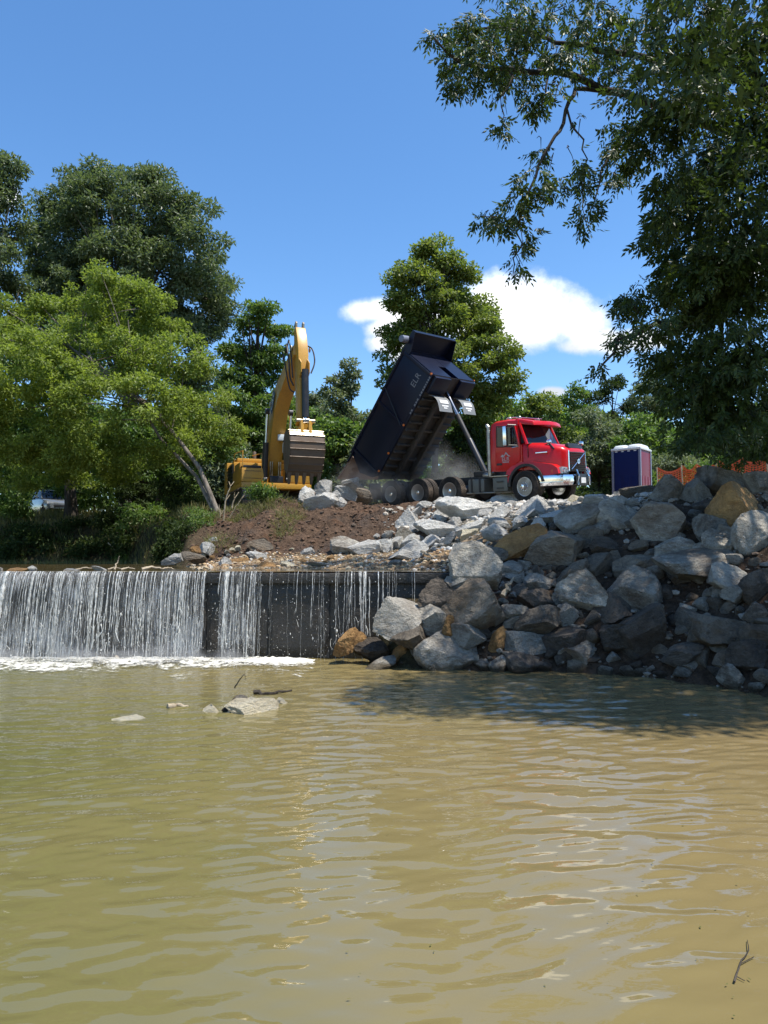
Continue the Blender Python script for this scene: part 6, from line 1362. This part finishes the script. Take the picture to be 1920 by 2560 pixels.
for s in (-1, 1):
    mb = MB(); R_ = []
    for z, k in ((HT+.09, 1.0), (HT+.15, .97), (HT+.21, .85), (HT+.24, .62)):
        cx = s*.27; hx, hy = .30*k, .55*k; R_.append([(cx+hx*math.copysign(abs(math.cos(q))**.55, math.cos(q)), hy*math.copysign(abs(math.sin(q))**.55, math.sin(q)), z) for q in np.linspace(0, 2*math.pi, 25)[:-1]])
    mb.loft(R_); mb.build('roof_dome', MATS['plastic_white'], rf, smooth=50)
for k in range(4): mb = MB(); mb.span((-.42+k*.24, -HW-.026, HT-.045), (-.32+k*.24, -HW-.021, HT-.005)); mb.build('vent_slot', MATS['plastic_white'], TL)

# ------------------------------------------------------------------ parked car (front and its right flank towards us)
cd = 44.5; c_ = at(125, 1287, cd); cz = max(ground1(c_.x, cd), c_.z-.75)
CR = empty('parked_car', (c_.x, cd, cz)); CR.rotation_euler = (0, 0, math.radians(-48)); tag(CR, 'silver car parked under the trees on the far bank', 'car')
def csec(x, hw, zb, zt, tum=.06): return ring(x, [(-hw*.96, zb), (-hw, zb+.25), (-hw*.98, (zb+zt)/2+.1), (-hw+tum, zt-.04), (-hw+tum+.08, zt), (hw-tum-.08, zt), (hw-tum, zt-.04), (hw*.98, (zb+zt)/2+.1), (hw, zb+.25), (hw*.96, zb)])
mb = MB(); mb.loft([csec(-2.25, .80, .40, .98), csec(-2.1, .88, .32, 1.05), csec(-1.0, .92, .26, 1.06), csec(.6, .92, .26, 1.03), csec(1.3, .91, .28, .98), csec(2.0, .86, .32, .84), csec(2.22, .72, .40, .70)]); cbd = mb.build('body', MATS['car_silver'], CR, smooth=45)
mb = MB(); mb.loft([ring(-2.0, [(-.78, 1.03), (-.70, 1.10), (.70, 1.10), (.78, 1.03)]), ring(-1.5, [(-.80, 1.03), (-.62, 1.52), (.62, 1.52), (.80, 1.03)]), ring(-.3, [(-.82, 1.02), (-.64, 1.60), (.64, 1.60), (.82, 1.02)]), ring(.25, [(-.82, 1.02), (-.64, 1.57), (.64, 1.57), (.82, 1.02)]), ring(1.05, [(-.82, 1.0), (-.78, 1.04), (.78, 1.04), (.82, 1.0)])]); ch = mb.build('greenhouse', MATS['cab_glass'], CR, smooth=30)
mb = MB(); mb.loft([ring(-1.45, [(-.60, 1.525), (-.5, 1.56), (.5, 1.56), (.60, 1.525)]), ring(-.3, [(-.63, 1.605), (-.5, 1.64), (.5, 1.64), (.63, 1.605)]), ring(.25, [(-.63, 1.575), (-.5, 1.60), (.5, 1.60), (.63, 1.575)])]); mb.build('roof_panel', MATS['car_silver'], CR, smooth=45)
for s in (-1, 1):
    mb = MB(); mb.tube([(1.05, s*.81, 1.03), (.27, s*.655, 1.57)], .035, 6); mb.build('windscreen_pillar', MATS['car_silver'], CR, smooth=40)
    mb = MB(); mb.tube([(-.35, s*.83, 1.03), (-.35, s*.66, 1.59)], .03, 6); mb.build('door_pillar', MATS['dig_black'], CR)
    mb = MB(); mb.box((.72, s*1.0, 1.12), (.14, .22, .15)); mb.build('wing_mirror', MATS['car_silver'], CR, bevel=.04)
    mb = MB(); mb.add([(2.05, s*.84, .66), (2.24, s*.55, .64), (2.22, s*.55, .74), (2.0, s*.84, .80), (1.9, s*.84, .66), (1.9, s*.5, .7)], [(0,1,2,3), (0,4,5,1), (3,2,5,4)]); mb.build('headlight', MATS['lamp_glass'], CR)
    for x in (-1.35, 1.40):
        w_ = empty('wheel'); w_.parent = CR; w_.location = (x, s*.80, .33); mb = MB(); mb.lathe([(.20, -.1), (.32, -.11), (.34, -.07), (.34, .07), (.32, .11), (.20, .1)], (0,0,0), 'y', 24); mb.build('tyre', MATS['tyre_rubber'], w_, smooth=30); mb = MB(); mb.lathe([(.0, -.09), (.21, -.095), (.21, .095), (0, .09)], (0,0,0), 'y', 18); mb.build('rim', MATS['rim_steel'], w_, smooth=30)
mb = MB(); mb.span((2.20, -.5, .48), (2.25, .5, .62)); mb.build('front_grille', MATS['dig_black'], CR, bevel=.01)
for (px, top, lab) in ((73, 1278, 'orange-tipped wooden stake beside the parked car'), (36, 1280, 'wooden stake at the picture edge near the parked car')):
    d_ = 38.0; b = gp(px, d_); e_ = at(px-2, top, d_); S_ = empty('survey_stake', b); tag(S_, lab, 'stake', 'survey stakes on the far bank')
    h_ = max(.7, e_.z-b.z); mb = MB(); mb.prism([(-.04, 0), (.04, 0), (.04, h_), (0, h_+.06), (-.04, h_)], -.02, .02); mb.build('post', MATS['stake_wood'], S_); mb = MB(); mb.span((-.042, -.022, h_-.28), (.042, .022, h_-.04)); mb.build('paint_band', MATS['fence_orange'], S_)

# ------------------------------------------------------------------ orange safety fence behind the boulders
FN = empty('safety_fence', at(1760, 1210, 21.5)); tag(FN, 'sagging orange plastic safety fence behind the bank-top boulders', 'fence')
fp = [(1648, 23.5), (1712, 23.0), (1745, 22.4), (1800, 21.6), (1860, 21.0), (1925, 20.4), (2010, 19.8)]; cor = []
for (px, d_) in fp:
    x = (px-960)/FPX*d_; z = ground1(x, d_); cor.append(Vector((x, d_, z))); mb = MB(); lean_ = random.uniform(-.08, .08); mb.tube([(x, d_, z-.1), (x+lean_, d_, z+1.02)], .022, 6); o = mb.build('fence_post', MATS['dead_wood'], None); o.parent = FN; o.matrix_parent_inverse = FN.matrix_basis.inverted()
mb = MB(); seg = 26
for i in range(len(cor)-1):
    a_, b_ = cor[i], cor[i+1]; L_ = (b_-a_).length
    def pt(u, v_): sag = .16*math.sin(math.pi*u)*(v_); return a_.lerp(b_, u)+Vector((0, .02*math.sin(u*9+v_*5), .06+v_*(.92)-sag))
    nh = 13
    for j in range(nh):                                                # horizontal strands
        v0 = j/(nh-1); hh_ = .016 if 0 < j < nh-1 else .03
        for k in range(12):
            u0, u1 = k/12, (k+1)/12; p, q = pt(u0, v0), pt(u1, v0); n0 = len(mb.v); mb.v += [tuple(p-Vector((0,0,hh_))), tuple(q-Vector((0,0,hh_))), tuple(q+Vector((0,0,hh_))), tuple(p+Vector((0,0,hh_)))]; mb.f.append((n0, n0+1, n0+2, n0+3))
    nvs = int(L_/.075)
    for k in range(nvs):
        u = k/nvs; du_ = .010/L_
        for j in range(4): p, q = pt(u, j/4), pt(u, (j+1)/4); n0 = len(mb.v); w_ = (b_-a_).normalized()*.010; mb.v += [tuple(p-w_), tuple(p+w_), tuple(q+w_), tuple(q-w_)]; mb.f.append((n0, n0+1, n0+2, n0+3))
o = mb.build('plastic_mesh', MATS['fence_orange'], None, recalc=False); o.parent = FN; o.matrix_parent_inverse = FN.matrix_basis.inverted(); o['kind'] = 'stuff'

# ------------------------------------------------------------------ driftwood, dead saplings, twigs
def stick_(name, label, cat, pts, r, m='dead_wood', grp=None, forks=()):
    pts = [Vector(p) for p in pts]; mb = MB(); out = []
    for i in range(len(pts)-1):
        for q in (0, .25, .5, .75): out.append(pts[i].lerp(pts[i+1], q)+Vector((random.gauss(0, .25)*r, random.gauss(0, .25)*r, random.gauss(0, .25)*r)))
    out.append(pts[-1]); mb.tube(out, list(np.linspace(r, r*.35, len(out))), 7)
    for f in forks: mb.tube([Vector(p) for p in f], [r*.5, r*.4, r*.2][:len(f)] if len(f) <= 3 else list(np.linspace(r*.5, r*.15, len(f))), 5)
    o = mb.build(name, MATS[m], None, smooth=50, recalc=False); tag(o, label, cat, grp); return o
def z4(u, v, d): return at(840+u*.651, 1180+v*.651, d)
stick_('driftwood_stick', 'pale driftwood stick lying among the rocks beside the big brown block', 'stick', [z4(640,475,13.9), z4(660,440,14.0), z4(682,405,14.2)], .055, forks=[[z4(655,450,13.95), z4(668,452,13.85)]])
stick_('driftwood_stick', 'tan branch lying on the gravel beside the pale slab', 'stick', [z4(330,305,18.2), z4(370,325,17.6), z4(410,335,17.2)], .035)
def z6(u, v, d): return at(u/2.9625, 1180+v/2.9625, d)
G = 'driftwood on the dam crest'
for k, (u0, u1, v0, v1, lab) in enumerate([(560,720,700,672,'long thin branch on the crest between two flat stones'),(800,900,698,688,'short branch on the crest beside the low pale stone'),(900,1000,690,692,'pale branch on the crest in midstream'),(1050,1200,688,684,'long pale plank-like log on the dam crest'),(1200,1290,690,690,'short log at the gravel end of the crest'),(850,885,660,692,'small upright twig on the dam crest'),(1460,1560,680,676,'thick log at the gravel bar end')]):
    stick_('driftwood_branch', lab, 'branch', [Vector((p.x, p.y, CREST+dz_)) for p, dz_ in ((z6(u0, v0, 15.4), .02), (z6((u0+u1)/2, v0, 15.5), .06 if k != 5 else .16), (z6(u1, v1, 15.5), .03 if k != 5 else .3))], .022 if k not in (3, 6) else .04, grp=G)
D = 'dead saplings on the mound shoulder'
def z1(u, v, d): return at(540+u*.193, 1080+v*.193, d)
for k, (pts, lab) in enumerate([([(90,1240),(120,900),(150,800),(190,700),(165,640)], 'tallest pale dead sapling left of the excavator'), ([(170,1150),(240,1000),(320,880),(385,775)], 'slanting dead sapling crossing in front of the tracks'), ([(205,980),(235,870),(240,780)], 'short dead sapling between the two taller ones'), ([(45,1230),(55,1080),(40,940)], 'thin dead sapling at the foot of the pale stems')]):
    stick_('dead_sapling', lab, 'sapling', [z1(u, v, 25.0+.15*k) for u, v in pts], .030, grp=D, forks=[[z1(*pts[1], 25.0+.15*k), z1(pts[1][0]+60, pts[1][1]-90, 25.1+.15*k)], [z1(*pts[-2], 25.0+.15*k), z1(pts[-2][0]+45, pts[-2][1]-60, 25.1+.15*k)]])
for k, (a_, b_, lab) in enumerate([((1440,380,27),(1480,470,26.2),'pale bare branch leaning into the river beside the dark bush'),((1570,410,25),(1610,470,24.6),'broken pale branch on the left foot of the mound'),((800,522,33),(862,600,32.8),'arched bare twig hanging from the far bank'),((1535,440,25.2),(1540,525,24.8),'upright bare twig above the white boulder')]):
    stick_('bare_branch', lab, 'branch', [z6(*a_), z6((a_[0]+b_[0])/2+8, (a_[1]+b_[1])/2, (a_[2]+b_[2])/2), z6(*b_)], .028, grp='bare branches of the bank')
def onz(px, py, z):
    d = _F + _R*(px-960)/FPX + _U*(1280-py)/FPX; return Vector(_C+d*((z-CAM_H)/d[2]))
def z5(u, v, d): return onz(u/1.728, 1300+v/1.728, .012)
stick_('drift_plank', 'short tan piece of driftwood afloat left of the pool rocks', 'driftwood', [z5(728, 806, 9.45), z5(770, 800, 9.5), z5(812, 803, 9.5)], .04)
stick_('bent_twig', 'thin bent twig sticking up behind the pool rocks', 'twig', [at(1012/1.728, 1300+726/1.728, 10.6), at(1035/1.728, 1300+690/1.728, 10.6), at(1056/1.728, 1300+665/1.728, 10.6), at(1062/1.728, 1300+690/1.728, 10.6)], .010, 'bark_dark')
stick_('dark_log', 'dark wet branch lying between the pool rocks', 'branch', [z5(1100, 748, 10.25), z5(1160, 752, 10.2), z5(1260, 735, 10.3)], .035, 'bark_dark')
stick_('waterlogged_twig', 'dark crooked twig lying in the near shallows', 'twig', [onz(1836,2455,.008), onz(1850,2410,.014), onz(1872,2375,.012), onz(1868,2350,.008)], .005, 'bark_dark', forks=[[onz(1850,2410,.014), onz(1885,2392,.01)], [onz(1840,2440,.01), onz(1862,2452,.008)]])
stick_('foam_log', 'small brown log tumbling in the foam under the waterfall', 'log', [z5(500, 598, 13.75), z5(530, 608, 13.7), z5(552, 618, 13.6)], .045, 'dead_wood')
# floating specks
r_ = np.random.default_rng(17); n = 90; Y = 3.0+r_.random(n)**1.6*6; X = r_.normal(1.3, .8, n)*Y*.28
leaves('floating_debris', np.stack([X, Y, np.full(n, .012)], -1), np.stack([r_.normal(size=n), r_.normal(size=n), np.zeros(n)], -1), np.tile([0., 0, 1], (n, 1)), r_.uniform(.008, .028, n), r_.uniform(.004, .012, n), 'grass_blade', None, fold=0.0)
tag(bpy.data.objects['floating_debris'], 'specks of leaf litter floating on the near water', 'debris', kind='stuff')

# ------------------------------------------------------------------ dust from the falling load
t = NT('dust_air'); pv = t.n('ShaderNodeVolumePrincipled'); pv.inputs['Color'].default_value = (.92,.89,.83,1); pv.inputs['Anisotropy'].default_value = 0.2
v = t.coord('Object'); ln = t.n('ShaderNodeVectorMath', operation='LENGTH'); t.l(v, ln.inputs[0])
dn_ = t.math('MULTIPLY', t.rng(ln.outputs['Value'], 0.1, 0.95, 1.0, 0.0), t.rng(t.noise(v, 1.6, 3, 0.6), 0.30, 0.75))
t.l(t.math('MULTIPLY', dn_, 0.42), pv.inputs['Density']); t.l(pv.outputs[0], t.out.inputs['Volume']); MATS['dust_air'] = t.m
DU = empty('dust', at(1000, 1230, 28)); tag(DU, 'pale dust hanging around the tail of the tipping truck', 'dust', kind='stuff')
bm = bmesh.new(); bmesh.ops.create_icosphere(bm, subdivisions=2, radius=1.08); me = bpy.data.meshes.new('dust_puff'); bm.to_mesh(me); bm.free(); me.materials.append(MATS['dust_air'])
for (px, py, d_, rx, ry, rz) in ((1130, 1195, 29.4, 1.7, 1.4, 1.3), (1070, 1150, 29.8, 1.4, 1.3, 1.3), (950, 1225, 27.6, 1.8, 1.2, .9), (890, 1200, 28.4, 1.3, 1.2, 1.0)):
    o = link_mesh('dust_puff', me); o.parent = DU; o.matrix_parent_inverse = DU.matrix_basis.inverted(); o.location = at(px, py, d_); o.scale = (rx, ry, rz); o['kind'] = 'stuff'
